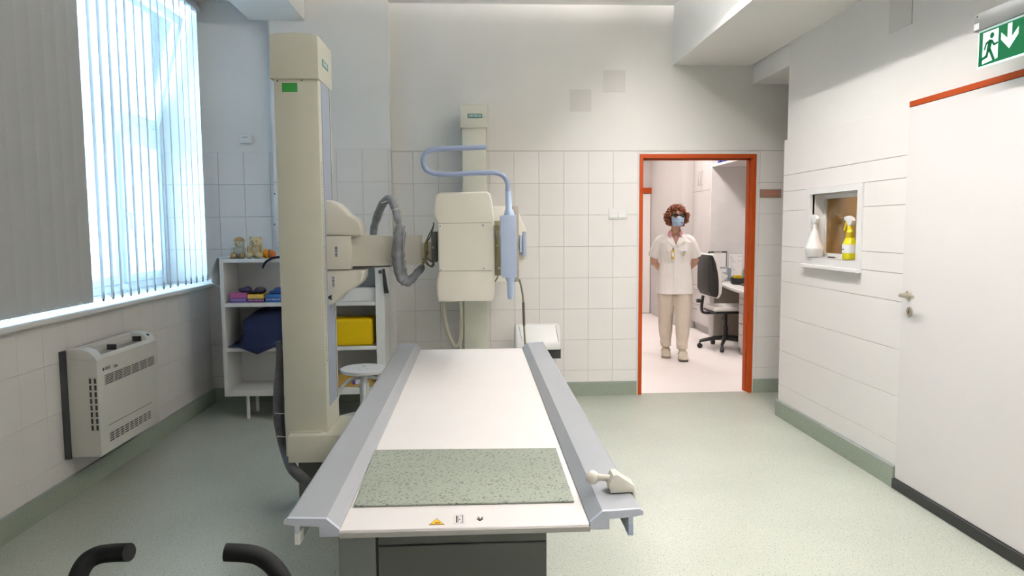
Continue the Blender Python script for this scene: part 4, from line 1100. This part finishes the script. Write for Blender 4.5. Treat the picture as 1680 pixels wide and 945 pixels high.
build('pen_tip', MB().tube([(2.295, 4.475, NZ0+.009), (2.297, 4.455, NZ0+.009)], [.0045, .0015], 8, smooth=False), STEEL, pn)

# ------------------------------------------------------------------ black push handles in the foreground
GH = 1.30
hl = [at(x, y, Y=Y) for x, y, Y in ((120, 985, 1.27), (127, 950, 1.28), (140, 924, 1.29), (160, 911, 1.30), (185, 907, 1.30), (212, 906, 1.29))]
hr_ = [at(x, y, Y=Y) for x, y, Y in ((480, 990, 1.27), (466, 955, 1.28), (449, 930, 1.29), (428, 914, 1.30), (405, 908, 1.30), (370, 906, 1.30))]
wf_ = thing('walking_frame', 'black tubular frame whose two curved handles rise at the bottom left', 'walking frame', ((hl[0].x+hr_[0].x)/2, 1.2, 0))
for h in (hl, hr_):
    s_ = 1 if h is hr_ else -1
    g = build('handle_grip', MB().tube(h, .0163, 20, 8), mat('black_foam_grip', (.003, .0035, .0035), .7, var=.1, spec=.15), wf_, 60)
    b = h[0]
    build('upright', MB().tube([b, (b.x+s_*.004, b.y-.02, b.z-.12), (b.x+s_*.02, b.y-.04, .4), (b.x+s_*.04, b.y-.06, .09)], .013, 12), BLACKPL, wf_)
    for dy in (-.28, .12):
        build('base_tube', MB().tube([(b.x+s_*.04, b.y-.06, .09), (b.x+s_*.04, b.y-.06+dy, .075)], .012, 10, smooth=False), BLACKPL, wf_)
        build('wheel', MB().lathe([(.030, -.012), (.036, -.008), (.036, .008), (.030, .012)], (b.x+s_*.04, b.y-.06+dy, .036), (1, 0, 0), 20), BLACKRUB, wf_)
        build('wheel_fork', MB().box(b.x+s_*.04-.017, b.x+s_*.04+.017, b.y-.066+dy, b.y-.054+dy, .036, .08), BLACKPL, wf_)
build('cross_tube', MB().tube([(hl[0].x-.02, hl[0].y-.04, .4), (hr_[0].x+.02, hr_[0].y-.04, .4)], .011, 10, smooth=False), BLACKPL, wf_)
# ------------------------------------------------------------------ office behind the doorway
FW = 11.6
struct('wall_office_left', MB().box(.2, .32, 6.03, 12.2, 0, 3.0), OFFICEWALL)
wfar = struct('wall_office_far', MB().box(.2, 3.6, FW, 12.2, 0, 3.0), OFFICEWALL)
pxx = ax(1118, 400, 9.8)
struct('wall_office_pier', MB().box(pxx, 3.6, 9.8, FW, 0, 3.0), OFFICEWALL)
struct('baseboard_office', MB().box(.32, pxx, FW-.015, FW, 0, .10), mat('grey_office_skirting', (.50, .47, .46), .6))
# far door with orange lintel
fdx = ax(1066, 450, FW-.05)
fd = struct('door_3', MB().box(1.85, fdx, FW-.06, FW-.001, .01, az(1060, 318, FW-.06)), DOORWHITE)
build('lintel', MB().box(1.8, ax(1071.5, 312, FW-.08), FW-.085, FW-.001, az(1060, 317, FW-.08), az(1060, 308, FW-.08)), ORANGE, fd, 0)
# tall cabinet along the right side
CX, CY0, CY1 = 2.995, 9.07, 9.799
cab = thing('tall_cabinet', 'tall white cupboard with bar handles behind the standing woman', 'cabinet', ((CX+3.6)/2, (CY0+CY1)/2, 0))
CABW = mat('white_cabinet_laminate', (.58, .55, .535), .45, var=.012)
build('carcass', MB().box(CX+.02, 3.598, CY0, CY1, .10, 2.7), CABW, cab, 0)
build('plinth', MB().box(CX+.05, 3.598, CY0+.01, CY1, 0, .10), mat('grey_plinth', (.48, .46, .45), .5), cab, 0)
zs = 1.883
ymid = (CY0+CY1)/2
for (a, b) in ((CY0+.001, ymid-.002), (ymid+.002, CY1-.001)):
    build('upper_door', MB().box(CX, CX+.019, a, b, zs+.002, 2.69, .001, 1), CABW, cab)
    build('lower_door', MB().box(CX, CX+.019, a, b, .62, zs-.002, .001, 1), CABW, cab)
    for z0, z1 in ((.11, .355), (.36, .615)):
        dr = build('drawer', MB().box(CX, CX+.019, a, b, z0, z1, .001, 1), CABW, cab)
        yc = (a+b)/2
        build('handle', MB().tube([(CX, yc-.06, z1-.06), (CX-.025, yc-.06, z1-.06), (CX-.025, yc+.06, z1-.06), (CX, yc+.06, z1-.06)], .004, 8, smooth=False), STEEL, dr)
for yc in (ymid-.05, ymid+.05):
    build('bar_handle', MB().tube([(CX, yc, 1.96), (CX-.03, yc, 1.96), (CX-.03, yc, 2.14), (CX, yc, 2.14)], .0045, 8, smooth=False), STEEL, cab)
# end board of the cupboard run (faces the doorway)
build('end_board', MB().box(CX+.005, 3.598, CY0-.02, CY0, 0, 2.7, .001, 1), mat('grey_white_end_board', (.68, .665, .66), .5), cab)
# shelf above the desk
single('wall_shelf', MB().box(3.005, 3.598, 6.9, CY0-.021, 2.165, 2.195, .002, 1), CABW, 'white wall shelf carrying binders high above the desk', 'shelf')
bx = 3.02
for i, (px_, w, h, m_, lab) in enumerate(((1179, .075, .29, mat('blue_binder', (.012, .045, .30), .5), 'blue ring binder, first on the high office shelf'), (1186, .06, .29, mat('blue_binder', (.012, .045, .30), .5), 'blue ring binder with white spine label on the high office shelf'), (1195, .07, .27, mat('pale_binder', (.66, .62, .62), .5), 'pale grey ring binder beside the blue ones on the high shelf'), (1207, .07, .28, mat('cream_binder', (.70, .66, .60), .5), 'cream ring binder, nearest to the doorway on the high shelf'))):
    yb = at(px_, 268, X=3.03).y
    bn_ = thing('ring_binder', lab, 'binder', (3.15, yb, 2.196), 'binders on the office shelf')
    build('cover', MB().box(3.02, 3.30, yb-w, yb+w*.0+.001, 2.1965, 2.1965+h, .003, 1), m_, bn_)
    build('spine_label', MB().box(3.0185, 3.021, yb-w*.8, yb-w*.25, 2.24, 2.36), PAPER, bn_, 0)
# desk
dk = thing('office_desk', 'white office desk with drawers seen right inside the doorway', 'desk', (3.2, 7.9, 0))
DT = mat('grey_desk_top', (.60, .575, .57), .4, var=.02)
build('desk_top', MB().prism([(2.76, 6.75), (2.76, 7.35), (2.80, 7.75), (2.92, 8.55), (2.96, 9.045), (3.595, 9.045), (3.595, 6.75)], 'z', .71, .74, .004, 2), DT, dk)
dx = ax(1211.5, 540, 7.765)
build('drawer_carcass', MB().box(dx+.02, 3.4, 6.9, 7.765, .06, .709), CABW, dk, 0)
zz = [.705, .63, .555, .46, .345, .22, .075]
for a, b in zip(zz, zz[1:]):
    dr = build('drawer_front', MB().box(dx, dx+.02, 6.9, 7.763, b+.003, a-.003, .001, 1), CABW, dk)
build('drawer_plinth', MB().box(dx+.02, 3.38, 6.92, 7.75, .015, .06), mat('grey_plinth', (.48, .46, .45), .5), dk, 0)
for yy in (7.0, 7.72): build('castor', MB().lathe([(.015, -.01), (.018, 0), (.015, .01)], (dx+.05, yy, .018), (1, 0, 0), 12), BLACKPL, dk)
build('desk_back_panel', MB().box(3.57, 3.59, 6.9, 9.04, .1, .709), mat('desk_back_dark', (.30, .27, .23), .6), dk, 0)
build('under_desk_shade_board', MB().box(3.05, 3.56, 9.01, 9.04, 0, .709), mat('desk_back_dark', (.30, .27, .23), .6), dk, 0)  # dark brown board put in for the shade on the cupboard end
# document rack on the desk
RY = 8.75
rk = thing('document_rack', 'black framed clipboard propped in a clear rack on the desk', 'rack', (ax(1178, 440, RY), RY, .74))
p, q = at(1162.5, 412.5, Y=RY), at(1192.5, 433, Y=RY)
build('clipboard', MB().box(p.x, q.x, RY, RY+.012, .745, p.z, .002, 1), BLACKPL, rk)
build('clipboard_sheet', MB().box(p.x+.012, q.x-.012, RY-.0015, RY+.001, .76, p.z-.018), PAPER, rk, 0)
build('clip', MB().box((p.x+q.x)/2-.05, (p.x+q.x)/2+.05, RY-.008, RY, p.z-.02, p.z-.004, .002), STEEL, rk)
tr = mat('grey_clear_tray', (.40, .44, .47), .25, var=.03)
for i, (za, yo) in enumerate(((.175, .05), (.095, .11))):
    a, b = ax(1170, 440, RY-yo), ax(1194, 440, RY-yo)
    build('tray_front', MB().box(a, b, RY-yo-.004, RY-yo, .741, .741+za, .001, 1), tr, rk)
    build('tray_card', MB().box(a+.04+.08*i, b-.02, RY-yo-.006, RY-yo-.004, .741+za*.62, .741+za*.86), PAPER, rk, 0)
for xx in (ax(1170, 440, RY), ax(1194, 440, RY)): build('tray_side', MB().box(xx-.002, xx+.002, RY-.12, RY, .741, .90), tr, rk, 0)
p, q = at(1196, 415.5, Y=RY-.02), at(1219.5, 445, Y=RY-.02)
ph = thing('paper_holder', 'printed sheets standing in a clear holder beside the clipboard', 'paper', ((p.x+q.x)/2, RY, .74))
build('holder', MB().box(p.x, q.x, RY, RY+.008, .741, p.z, .001, 1), tr, ph)
build('sheet', MB().box(p.x+.006, q.x-.006, RY-.002, RY, .80, p.z-.006), PAPER, ph, 0)
ik = MB()
for j in range(9): ik.box(p.x+.02, p.x+.05+.012*(j % 4), RY-.0028, RY-.0018, p.z-.04-.024*j, p.z-.036-.024*j)
ik.box(p.x+.12, q.x-.02, RY-.0028, RY-.0018, p.z-.10, p.z-.097); ik.box(p.x+.12, q.x-.02, RY-.0028, RY-.0018, p.z-.04, p.z-.037)
build('print', ik, mat('grey_print', (.25, .25, .27), .7), ph, 0)['kind'] = 'stuff'
a = at(1181, 456, Y=8.55)
single('folded_paper', MB().box(a.x-.055, a.x+.055, 8.545, 8.549, .772, .862, rot=(.5, .45, .1), piv=(a.x, 8.547, .772)).rotate((0, 0, 0), (0, 0, 0)), PAPER, 'folded white leaflet lying aslant at the desk edge', 'paper', smooth=0)
bq_ = at(1214, 458, Y=8.2)
bk = thing('desk_basket', 'black desk basket holding yellow notes and pens beside the door jamb', 'basket', (bq_.x, 8.2, .74))
build('basket', MB().lathe([(.085, 0), (.10, .01), (.115, .075), (.11, .075), (.095, .015)], (bq_.x, 8.2, .7405), (0, 0, 1), 24), BLACKPL, bk)
a = at(1210, 451, Y=8.18)
build('yellow_notes', MB().box(a.x-.035, a.x+.035, 8.15, 8.22, .765, .845, .002, 1), YELLOW, bk)
for i, (dx_, c) in enumerate(((.02, YELLOW), (.035, mat('teal_card', (.03, .22, .30), .5)), (.05, INK), (.07, INK), (.055, mat('green_pen', (.15, .3, .05), .5)))):
    build('pen', MB().tube([(bq_.x+dx_, 8.2, .76), (bq_.x+dx_*1.4, 8.21, .90+.02*(i % 3))], .006, 8, smooth=False), c, bk)
a = at(1221, 468, Y=7.95)
single('computer_mouse', MB().ball((a.x, 7.95, .755), (.04, .06, .0145)), BLACKPL, 'black mouse on the desk beside the door jamb', 'mouse')

# office chair, seen from its side, facing the desk
OC = Vector((ax(1190, 545, 8.12), 8.12, 0))
oc = thing('office_chair', 'black and white swivel office chair turned to the desk', 'chair', OC)
WV = mat('white_vinyl', (.76, .74, .71), .4, var=.02)
def oc_p(x, y, Y=8.12): q = at(x, y, Y=Y); return (q.x, q.z)
build('backrest_shell', MB().prism([oc_p(x, y) for x, y in ((1153.5, 424), (1156, 418), (1160, 418), (1164, 427), (1168, 445), (1170, 465), (1170, 482), (1166, 486), (1157, 483), (1152.5, 474), (1152.5, 450))], 'y', 7.90, 8.34, .03, 3), mat('black_shell', (.018, .018, .017), .55), oc)
build('backrest_cushion', MB().prism([oc_p(x, y) for x, y in ((1157, 417.5), (1160, 416), (1165, 420), (1171, 436), (1174.5, 458), (1174, 478), (1170, 486), (1166, 487), (1169, 478), (1169, 455), (1165, 432), (1160, 419.5))], 'y', 7.905, 8.335, .004), WV, oc)
build('seat_cushion', MB().box(OC.x-.21, OC.x+.23, 7.90, 8.34, .455, .505, .02, 3), WV, oc)
build('seat_shell', MB().box(OC.x-.20, OC.x+.22, 7.915, 8.325, .425, .458, .01), BLACKPL, oc)
build('back_bracket', MB().tube([(OC.x-.10, 8.12, .42), (OC.x-.25, 8.12, .42), (OC.x-.285, 8.12, .47), (OC.x-.27, 8.12, .62)], .028, 10, flat=(1, .6)), BLACKPL, oc)
w_ = at(1149, 488, Y=8.0)
build('adjust_knob', MB().lathe([(.02, -.03), (.024, 0), (.02, .012)], (OC.x-.315, 8.12, .56), (1, 0, 0), 14).tube([(OC.x-.31, 8.12, .56), (OC.x-.27, 8.12, .56)], .008, 8, smooth=False), BLACKPL, oc)
build('lever', MB().tube([(OC.x-.04, 8.0, .40), (OC.x-.09, 7.92, .385), (OC.x-.11, 7.90, .38)], [.007, .007, .018], 8), BLACKPL, oc)
build('gas_stem', MB().lathe([(.03, .10), (.03, .26), (.02, .262), (.02, .43)], (OC.x, 8.12, 0), (0, 0, 1), 16), BLACKPL, oc)
for i in range(5):
    a_ = math.radians(172+72*i); c_, s_ = math.cos(a_), math.sin(a_)
    e = Vector((OC.x+c_*.29, 8.12+s_*.29, .085))
    build('base_arm', MB().tube([(OC.x+c_*.02, 8.12+s_*.02, .125), (OC.x+c_*.15, 8.12+s_*.15, .115), e], [.030, .024, .018], 10), BLACKPL, oc)
    build('castor', MB().lathe([(.020, -.022), (.030, -.016), (.030, .016), (.020, .022)], (e.x, e.y, .030), (-s_, c_, 0), 16).tube([e, (e.x, e.y, .03)], .009, 8, smooth=False), BLACKPL, oc)

# lamps of the office (hidden above the door head)
PANEL = mat('office_lamp_panel', (1, 1, 1), .5, emit=(1.0, .925, .885), estr=LAMP2)
for i, (x, y0, lab) in enumerate(((2.35, 6.6, 'flush office ceiling lamp nearest the doorway'), (2.35, 8.1, 'flush office ceiling lamp above the desk chair'), (1.6, 9.9, 'unseen lamp added before the far office door to light the pier'))):  # farthest lamp is added to brighten the pier side
    r = thing('office_lamp', lab, 'lamp', (x, y0+.6, 2.95), 'ceiling lamps of the office')
    build('lamp_frame', MB().box(x-.16, x+.16, y0, y0+1.2, 2.94, 2.999), HOUS, r, 0)
    build('diffuser', MB().box(x-.14, x+.14, y0+.02, y0+1.18, 2.935, 2.94), PANEL, r, 0)
# unseen lamp added to brighten the booth behind the pass-through window
r = thing('booth_fill_lamp', 'unseen warm lamp added to brighten the booth behind the pass-through window', 'lamp', (3.1, 4.3, 2.6))
build('lamp_base', MB().lathe([(.10, .10), (.10, .135)], (3.1, 4.3, 2.6), (0, 0, 1), 20), HOUS, r)
build('globe', MB().ball((3.1, 4.3, 2.62), .08), mat('booth_fill_glow', (1, .9, .7), .5, emit=(1, .80, .52), estr=240.0), r)
# ------------------------------------------------------------------ woman standing in the office
def remeshed(mb, vox, smooth_it=4, sub=0):
    me = bpy.data.meshes.new('tmp'); mb.bm.to_mesh(me); mb.bm.free()
    ob = bpy.data.objects.new('tmp', me); COL.objects.link(ob)
    m = ob.modifiers.new('r', 'REMESH'); m.mode = 'VOXEL'; m.voxel_size = vox
    s = ob.modifiers.new('s', 'SMOOTH'); s.factor = .5; s.iterations = smooth_it
    dg = bpy.context.evaluated_depsgraph_get()
    out = bpy.data.meshes.new_from_object(ob.evaluated_get(dg))
    r = MB(); r.bm.from_mesh(out)
    bpy.data.objects.remove(ob, do_unlink=True); bpy.data.meshes.remove(me); bpy.data.meshes.remove(out)
    return r
SKIN = mat('skin', (.56, .33, .23), .5, var=.05, scale=25)
COAT = mat('white_coat_cotton', (.80, .775, .75), .85, var=.02, scale=14, bump=.25, bscale=14)
TROU = mat('beige_trousers', (.62, .55, .46), .85, var=.03, scale=14, bump=.3, bscale=16)
HAIR = mat('auburn_hair', (.22, .060, .018), .55, var=.35, scale=30)
MASKB = mat('pale_blue_mask', (.36, .52, .70), .8, var=.03)
PINKC = mat('pink_collar', (.70, .34, .42), .8)
SHOE = mat('beige_clog', (.60, .54, .44), .5)
SOLE = mat('dark_sole', (.07, .06, .05), .6)
wroot = thing('person', 'woman in white tunic, blue face mask and glasses standing in the office', 'person', (0, 0, 0))
PR = (2.135, 7.60, 0)
def ell(c, rx, ry, n=20, p=2.0):
    out = []
    for k in range(n):
        a = 2*PI*k/n; ca, sa = math.cos(a), math.sin(a)
        out.append((c[0]+rx*math.copysign(abs(ca)**(2/p), ca), c[1]+ry*math.copysign(abs(sa)**(2/p), sa), c[2]))
    return out
# local frame: faces -y, x to the right of the picture, feet on z = 0; right-hand leg of the picture is forward
legs = {-1: [(-.082, .09, .06), (-.080, .075, .12), (-.088, .055, .28), (-.088, .035, .46), (-.085, .015, .64), (-.08, 0, .82)],
        1: [(.082, -.10, .06), (.080, -.085, .12), (.082, -.075, .28), (.086, -.06, .46), (.085, -.025, .64), (.08, 0, .82)]}
lr = [.040, .042, .056, .062, .082, .098]
body = MB()
for s_ in (-1, 1):
    body.tube(legs[s_], [r*.92 for r in lr], 14, 4)
    f = Vector(legs[s_][0])
    body.tube([f+Vector((0, .03, -.01)), f+Vector((0, -.04, -.02)), f+Vector((0, -.13, -.034))], [.036, .036, .026], 12, 3)
body.loft([ell((0, 0, .80), .15, .10), ell((0, .005, .90), .155, .105), ell((0, 0, 1.02), .125, .09), ell((0, -.005, 1.16), .140, .10), ell((0, 0, 1.26), .140, .085), ell((0, .005, 1.32), .09, .06), ell((0, .012, 1.37), .055, .05)])
body.tube([(0, .012, 1.33), (.004, .004, 1.40), (.008, -.006, 1.46)], [.052, .049, .050], 14, 3)
hc = Vector((.010, -.016, 1.530))
body.ball(hc, (.073, .092, .102), 20, 14)
body.ball(hc+Vector((0, -.022, -.050)), (.054, .062, .058), 16, 10)
body.ball(hc+Vector((.003, -.096, -.022)), (.013, .018, .020), 10, 8)
for s_ in (-1, 1):
    body.ball(hc+Vector((s_*.074, .008, -.014)), (.010, .020, .030), 10, 8)
    sh_ = Vector((s_*.145, .005, 1.252)); el = Vector((s_*.225, .075, 1.035)); wr_ = Vector((s_*.085, .165, .90))
    body.ball(sh_, (.042, .042, .042)); body.tube([Vector((s_*.09, 0, 1.27)), sh_, sh_.lerp(el, .5), el], [.038, .040, .040, .038], 12, 4)
    body.tube([el, el.lerp(wr_, .4), wr_], [.038, .036, .025], 12, 4)
    # hands clasped behind the back: palm, four fingers, thumb
    pc = wr_+Vector((-s_*.055, .012, -.03))
    body.ball(pc, (.042, .016, .036), 12, 8, rot=(0, s_*.5, 0))
    for j in range(4):
        b0 = pc+Vector((-s_*.028, .004, .024-.016*j)); L = (.050, .058, .054, .042)[j]
        body.tube([b0, b0+Vector((-s_*L*.5, .006, -.014)), b0+Vector((-s_*L*.9, -.006, -.030))], [.009, .0085, .007], 8, 3)
    body.tube([pc+Vector((s_*.01, 0, .03)), pc+Vector((-s_*.012, .006, .050)), pc+Vector((-s_*.032, .006, .058))], [.011, .010, .008], 8, 3)
o = build('body', remeshed(body, .0065, 5), SKIN, wroot, 180)
# trousers with gathered hems
tr_ = MB()
for s_ in (-1, 1):
    L = [Vector(p) for p in legs[s_]]
    pts = [L[1]+Vector((0, 0, -.012)), L[1]+Vector((0, 0, .004)), L[1]+Vector((.003, 0, .022)), L[1]+Vector((-.003, 0, .042)), L[1]+Vector((0, 0, .065)), L[2], L[3], L[4], L[5]+Vector((0, 0, -.02))]
    tr_.tube(pts, [.052, .060, .053, .062, .056, .073, .081, .095, .108], 18, 4)
tr_.loft([ell((0, 0, .74), .165, .108), ell((0, 0, .84), .175, .118), ell((0, 0, .93), .16, .11)])
build('trousers', remeshed(tr_, .007, 3), TROU, wroot, 180)
# tunic
co = MB()
co.loft([ell((0, 0, .695), .196, .135, 24, 2.4), ell((0, 0, .78), .190, .132, 24, 2.4), ell((0, .002, .90), .180, .128, 24, 2.3), ell((0, 0, 1.03), .162, .118, 24, 2.2), ell((0, -.006, 1.16), .170, .124, 24, 2.2), ell((0, 0, 1.25), .176, .110, 24, 2.3), ell((0, .004, 1.305), .135, .088, 24, 2.1), ell((0, .010, 1.355), .080, .066, 24)])
for s_ in (-1, 1):
    co.tube([(s_*.09, 0, 1.290), (s_*.150, .004, 1.262), (s_*.190, .026, 1.17), (s_*.216, .048, 1.095)], [.050, .060, .066, .074], 18, 5)
cm = remeshed(co, .007, 3)
# open neck: remove the cap above the collar line and a V at the front
dele = []
for f in cm.bm.faces:
    c = f.calc_center_median()
    vdepth = 1.355-max(0, min(1, 1-abs(c.x)/.058))*.125
    if c.z > 1.340 and abs(c.x) < .078 and -.06 < c.y < .075: dele.append(f)
    elif c.y < -.02 and abs(c.x) < .058 and c.z > vdepth: dele.append(f)
    elif c.z < .699 and abs(f.normal.z) > .6: dele.append(f)
bmesh.ops.delete(cm.bm, geom=dele, context='FACES')
ct = build('tunic', cm, COAT, wroot, 180)
# V-neck skin/pink undershirt, collar wings, placket, pockets
def coat_y(x, z):
    """front surface of the tunic at (x, z)"""
    T = [(.695, .196, .135), (.78, .190, .132), (.90, .180, .128), (1.03, .162, .118), (1.16, .170, .130), (1.25, .176, .110), (1.305, .135, .088), (1.36, .080, .066)]
    for a, b in zip(T, T[1:]):
        if a[0] <= z <= b[0]:
            k = (z-a[0])/(b[0]-a[0]); rx = a[1]+(b[1]-a[1])*k; ry = a[2]+(b[2]-a[2])*k
            return -ry*max(0, 1-(abs(x)/rx)**2.2)**(1/2.2)
    return -.07
def front_patch(name, pts, m, off, th=.003, parent=None):
    t_ = MB()
    n = len(pts)
    bmx = bmesh.new()
    vs = [bmx.verts.new((x, coat_y(x, z)-off, z)) for x, z in pts]
    bmx.faces.new(vs); bmx.normal_update()
    bmesh.ops.subdivide_edges(bmx, edges=bmx.edges[:], cuts=2, use_grid_fill=True)
    bmesh.ops.triangulate(bmx, faces=bmx.faces[:])
    for v in bmx.verts: v.co.y = coat_y(v.co.x, v.co.z)-off
    bmesh.ops.solidify(bmx, geom=bmx.faces[:], thickness=th)
    t_._merge(bmx)
    return build(name, t_, m, parent or ct, 60)
build('undershirt', MB().loft([ell((0, -.002, 1.18), .06, .098), ell((0, .0, 1.25), .075, .09), ell((0, .006, 1.32), .075, .064), ell((0, .010, 1.345), .066, .056)]), mat('undershirt_skin_pink', (.60, .30, .26), .7), ct, 180)
for s_ in (-1, 1):
    wing = MB().loft([[(s_*a, y, z), (s_*b, y2, z2), (s_*b, y2+.006, z2), (s_*a, y+.006, z)] for (a, y, z, b, y2, z2) in ((.050, .045, 1.385, .066, .055, 1.350), (.058, -.020, 1.388, .083, -.020, 1.345), (.046, -.055, 1.368, .080, -.075, 1.318), (.036, -.078, 1.340, .062, -.098, 1.295))])
    build('pink_collar_wing', wing, PINKC, ct, 60)
    front_patch('lapel', [(s_*.062, 1.335), (s_*.090, 1.315), (s_*.098, 1.27), (s_*.070, 1.245), (s_*.012, 1.205), (s_*.004, 1.218), (s_*.050, 1.295)], COAT, .007)
    front_patch('breast_pocket', [(s_*.045, 1.155), (s_*.128, 1.168), (s_*.128, 1.140), (s_*.045, 1.128)], COAT, .006)
    front_patch('hip_pocket', [(s_*.05, .86), (s_*.16, .875), (s_*.155, .855), (s_*.05, .84)], COAT, .006)
front_patch('placket', [(-.016, 1.20), (.016, 1.20), (.018, .70), (-.018, .70)], COAT, .005)
for z in (1.12, 1.00, .88):
    build('button', MB().lathe([(.006, 0), (.005, .002)], (0, coat_y(0, z)-.008, z), (0, -1, 0), 10), WHITEPL, ct)
# pocket emblem, hanging badge, necklace
build('pocket_emblem', MB().lathe([(.020, 0), (.019, .0015)], (.082, coat_y(.082, 1.135)-.010, 1.135), (.35, -1, 0), 18, (.8, 1.3)), mat('grey_green_emblem', (.40, .42, .30), .7), ct)
build('emblem_ring', MB().lathe([(.011, 0), (.010, .0012)], (.083, coat_y(.082, 1.135)-.0115, 1.135), (.35, -1, 0), 14, (.7, 1.2)), mat('pale_emblem', (.62, .62, .50), .7), ct)
front_patch('pocket_flap', [(.038, 1.178), (.118, 1.172), (.112, 1.160), (.04, 1.164)], PAPER, .009)
bd = build('hanging_badge', MB().box(-.050, -.016, coat_y(-.035, 1.1)-.014, coat_y(-.035, 1.1)-.008, 1.075, 1.170, .003), mat('badge_yellow', (.55, .40, .05), .5), ct)
build('badge_window', MB().box(-.043, -.023, coat_y(-.035, 1.1)-.016, coat_y(-.035, 1.1)-.013, 1.10, 1.145), PAPER, bd, 0)
build('badge_clip', MB().tube([(-.033, coat_y(-.033, 1.17)-.010, 1.168), (-.030, coat_y(-.03, 1.2)-.010, 1.195)], .006, 8, smooth=False), DGREY, bd)
build('necklace', MB().tube([(s*.055, -.03-.055*(1-abs(s))**.5-.012, 1.372-.022*(1-s*s)) for s in [i/6-1 for i in range(13)]], .0025, 6, 2), mat('gold_chain', (.55, .38, .14), .3, metal=.8), wroot)
# clogs
for s_ in (-1, 1):
    f = Vector(legs[s_][0])
    sh2 = MB().loft([[(f.x+u*w, f.y+y, z) for u, z in ((-1, .022), (-1, .03+h*.4), (-.55, .022+h), (.55, .022+h), (1, .03+h*.4), (1, .022))] for y, w, h in ((.075, .030, .035), (.05, .040, .050), (.0, .042, .070), (-.05, .046, .066), (-.11, .050, .050), (-.155, .042, .036), (-.178, .024, .020))])
    sob = build('clog', sh2, SHOE, wroot, 60)
    build('sole', MB().loft([[(f.x+u*w, f.y+y, z) for u, z in ((-1, .001), (-1, .024), (1, .024), (1, .001))] for y, w in ((.082, .026), (.06, .040), (0, .040), (-.06, .047), (-.12, .051), (-.165, .042), (-.185, .022))]), SOLE if s_ > 0 else mat('tan_sole', (.30, .25, .18), .6), sob, 0)
    build('clog_strap', MB().tube([(f.x-.046, f.y-.03, .055), (f.x-.03, f.y-.03, .094), (f.x+.03, f.y-.03, .094), (f.x+.046, f.y-.03, .055)], .008, 8), SHOE, sob)
# head: mask, glasses, eyes, hair.  The head is turned a little to the picture's right.
hx_ = thing('tmp_head', '', '', (0, 0, 0)); bpy.data.objects.remove(hx_, do_unlink=True)
HT = Matrix.Translation(hc) @ Euler((.06, 0, .20)).to_matrix().to_4x4()
def head(name, mb, m, sm=60):
    bmesh.ops.transform(mb.bm, matrix=HT, verts=mb.bm.verts[:])
    return build(name, mb, m, wroot, sm)
def mk_fn(u, v):
    a = (u-.5)*2.05; z = -.012-.096*v
    rr_ = .094+.016*math.sin(v*PI)**.7*(1-abs(2*u-1)**2)
    rx = .078-.024*v*v
    return Vector((math.sin(a)*rx*1.03, -math.cos(a)*rr_-.006+.004*math.sin(v*22), z+.006*math.cos(a*1.5)-.0))
mk = head('face_mask', MB().grid(mk_fn, 18, 14, .003), MASKB, 60)
head('mask_white_edge', MB().tube([mk_fn(i/12, 0)+Vector((0, -.002, .003)) for i in range(13)], .004, 6, 2), WHITEPL)
for s_ in (-1, 1):
    head('ear_loop', MB().tube([(s_*.060, -.055, -.030), (s_*.072, -.015, -.012), (s_*.076, .010, 0)], .0015, 5), WHITEPL)
    head('eye', MB().ball((s_*.030, -.083, .010), (.012, .008, .007), 12, 8), mat('eye_dark', (.05, .035, .03), .2))
    gl = head('glasses_rim', MB().tube([(s_*.034+math.cos(a)*.026, -.100+.008*abs(math.cos(a)+s_*.2), .008+math.sin(a)*.0165) for a in [i*PI/8 for i in range(17)]], .0033, 6, 2), BLACKPL)
    head('glasses_lens', MB().lathe([(.024, 0), (.024, .001)], (s_*.034, -.098, .008), (s_*.12, -1, 0), 18, (1, .66)), mat('smoked_lens', (.05, .035, .03), .1, trans=.5))
    head('glasses_temple', MB().tube([(s_*.060, -.095, .013), (s_*.074, -.04, .012), (s_*.076, .02, .008)], .0032, 6), BLACKPL)
    head('eyebrow', MB().tube([(s_*.014, -.094, .030), (s_*.032, -.093, .036), (s_*.052, -.080, .030)], [.003, .0035, .002], 6), HAIR)
head('glasses_bridge', MB().tube([(-.010, -.106, .012), (0, -.108, .015), (.010, -.106, .012)], .003, 6), BLACKPL)
# curly hair: a cap of many small ringlets around crown, sides and nape, forehead left free
hm = MB(); rr = random.Random(11)
cnt = 0
while cnt < 330:
    u = rr.uniform(-1, 1); a = rr.uniform(0, 2*PI); r_ = math.sqrt(1-u*u)
    d = Vector((r_*math.cos(a), r_*math.sin(a), u))
    if d.y < -.10 and d.z < .62 and abs(d.x) < .80: continue      # face
    if d.z < (-.96 if abs(d.x) > .3 and d.y > -.3 else -.70): continue
    p = Vector((d.x*.086, d.y*.100, d.z*.104+.006))
    out_ = rr.uniform(.0, .020)+(.016 if abs(d.x) > .6 and d.z < .2 else 0)
    p += Vector((d.x, d.y, d.z*.5))*out_
    rad = rr.uniform(.008, .015); ph_ = rr.uniform(0, 6.28); turns = rr.uniform(1.2, 2.0); ln = rr.uniform(.022, .045)
    down = Vector((d.x*.4, d.y*.4, -1)).normalized(); e1 = down.orthogonal().normalized(); e2 = down.cross(e1)
    pts = [p+down*(ln*(k/7-.3))+(e1*math.cos(ph_+k/7*turns*6.28)+e2*math.sin(ph_+k/7*turns*6.28))*rad for k in range(8)]
    hm.tube(pts, [.003]+[rr.uniform(.0055, .0085)]*6+[.003], 5, 1, smooth=False); cnt += 1
hm.ball((0, .016, .020), (.082, .090, .098), 18, 12)
# keep the base cap off the forehead
hob = head('curly_hair', hm, HAIR, 80)
wroot.location = PR
wroot.rotation_euler = (0, 0, math.radians(-11))
wroot.scale = (1.0, 1.0, 1.0)
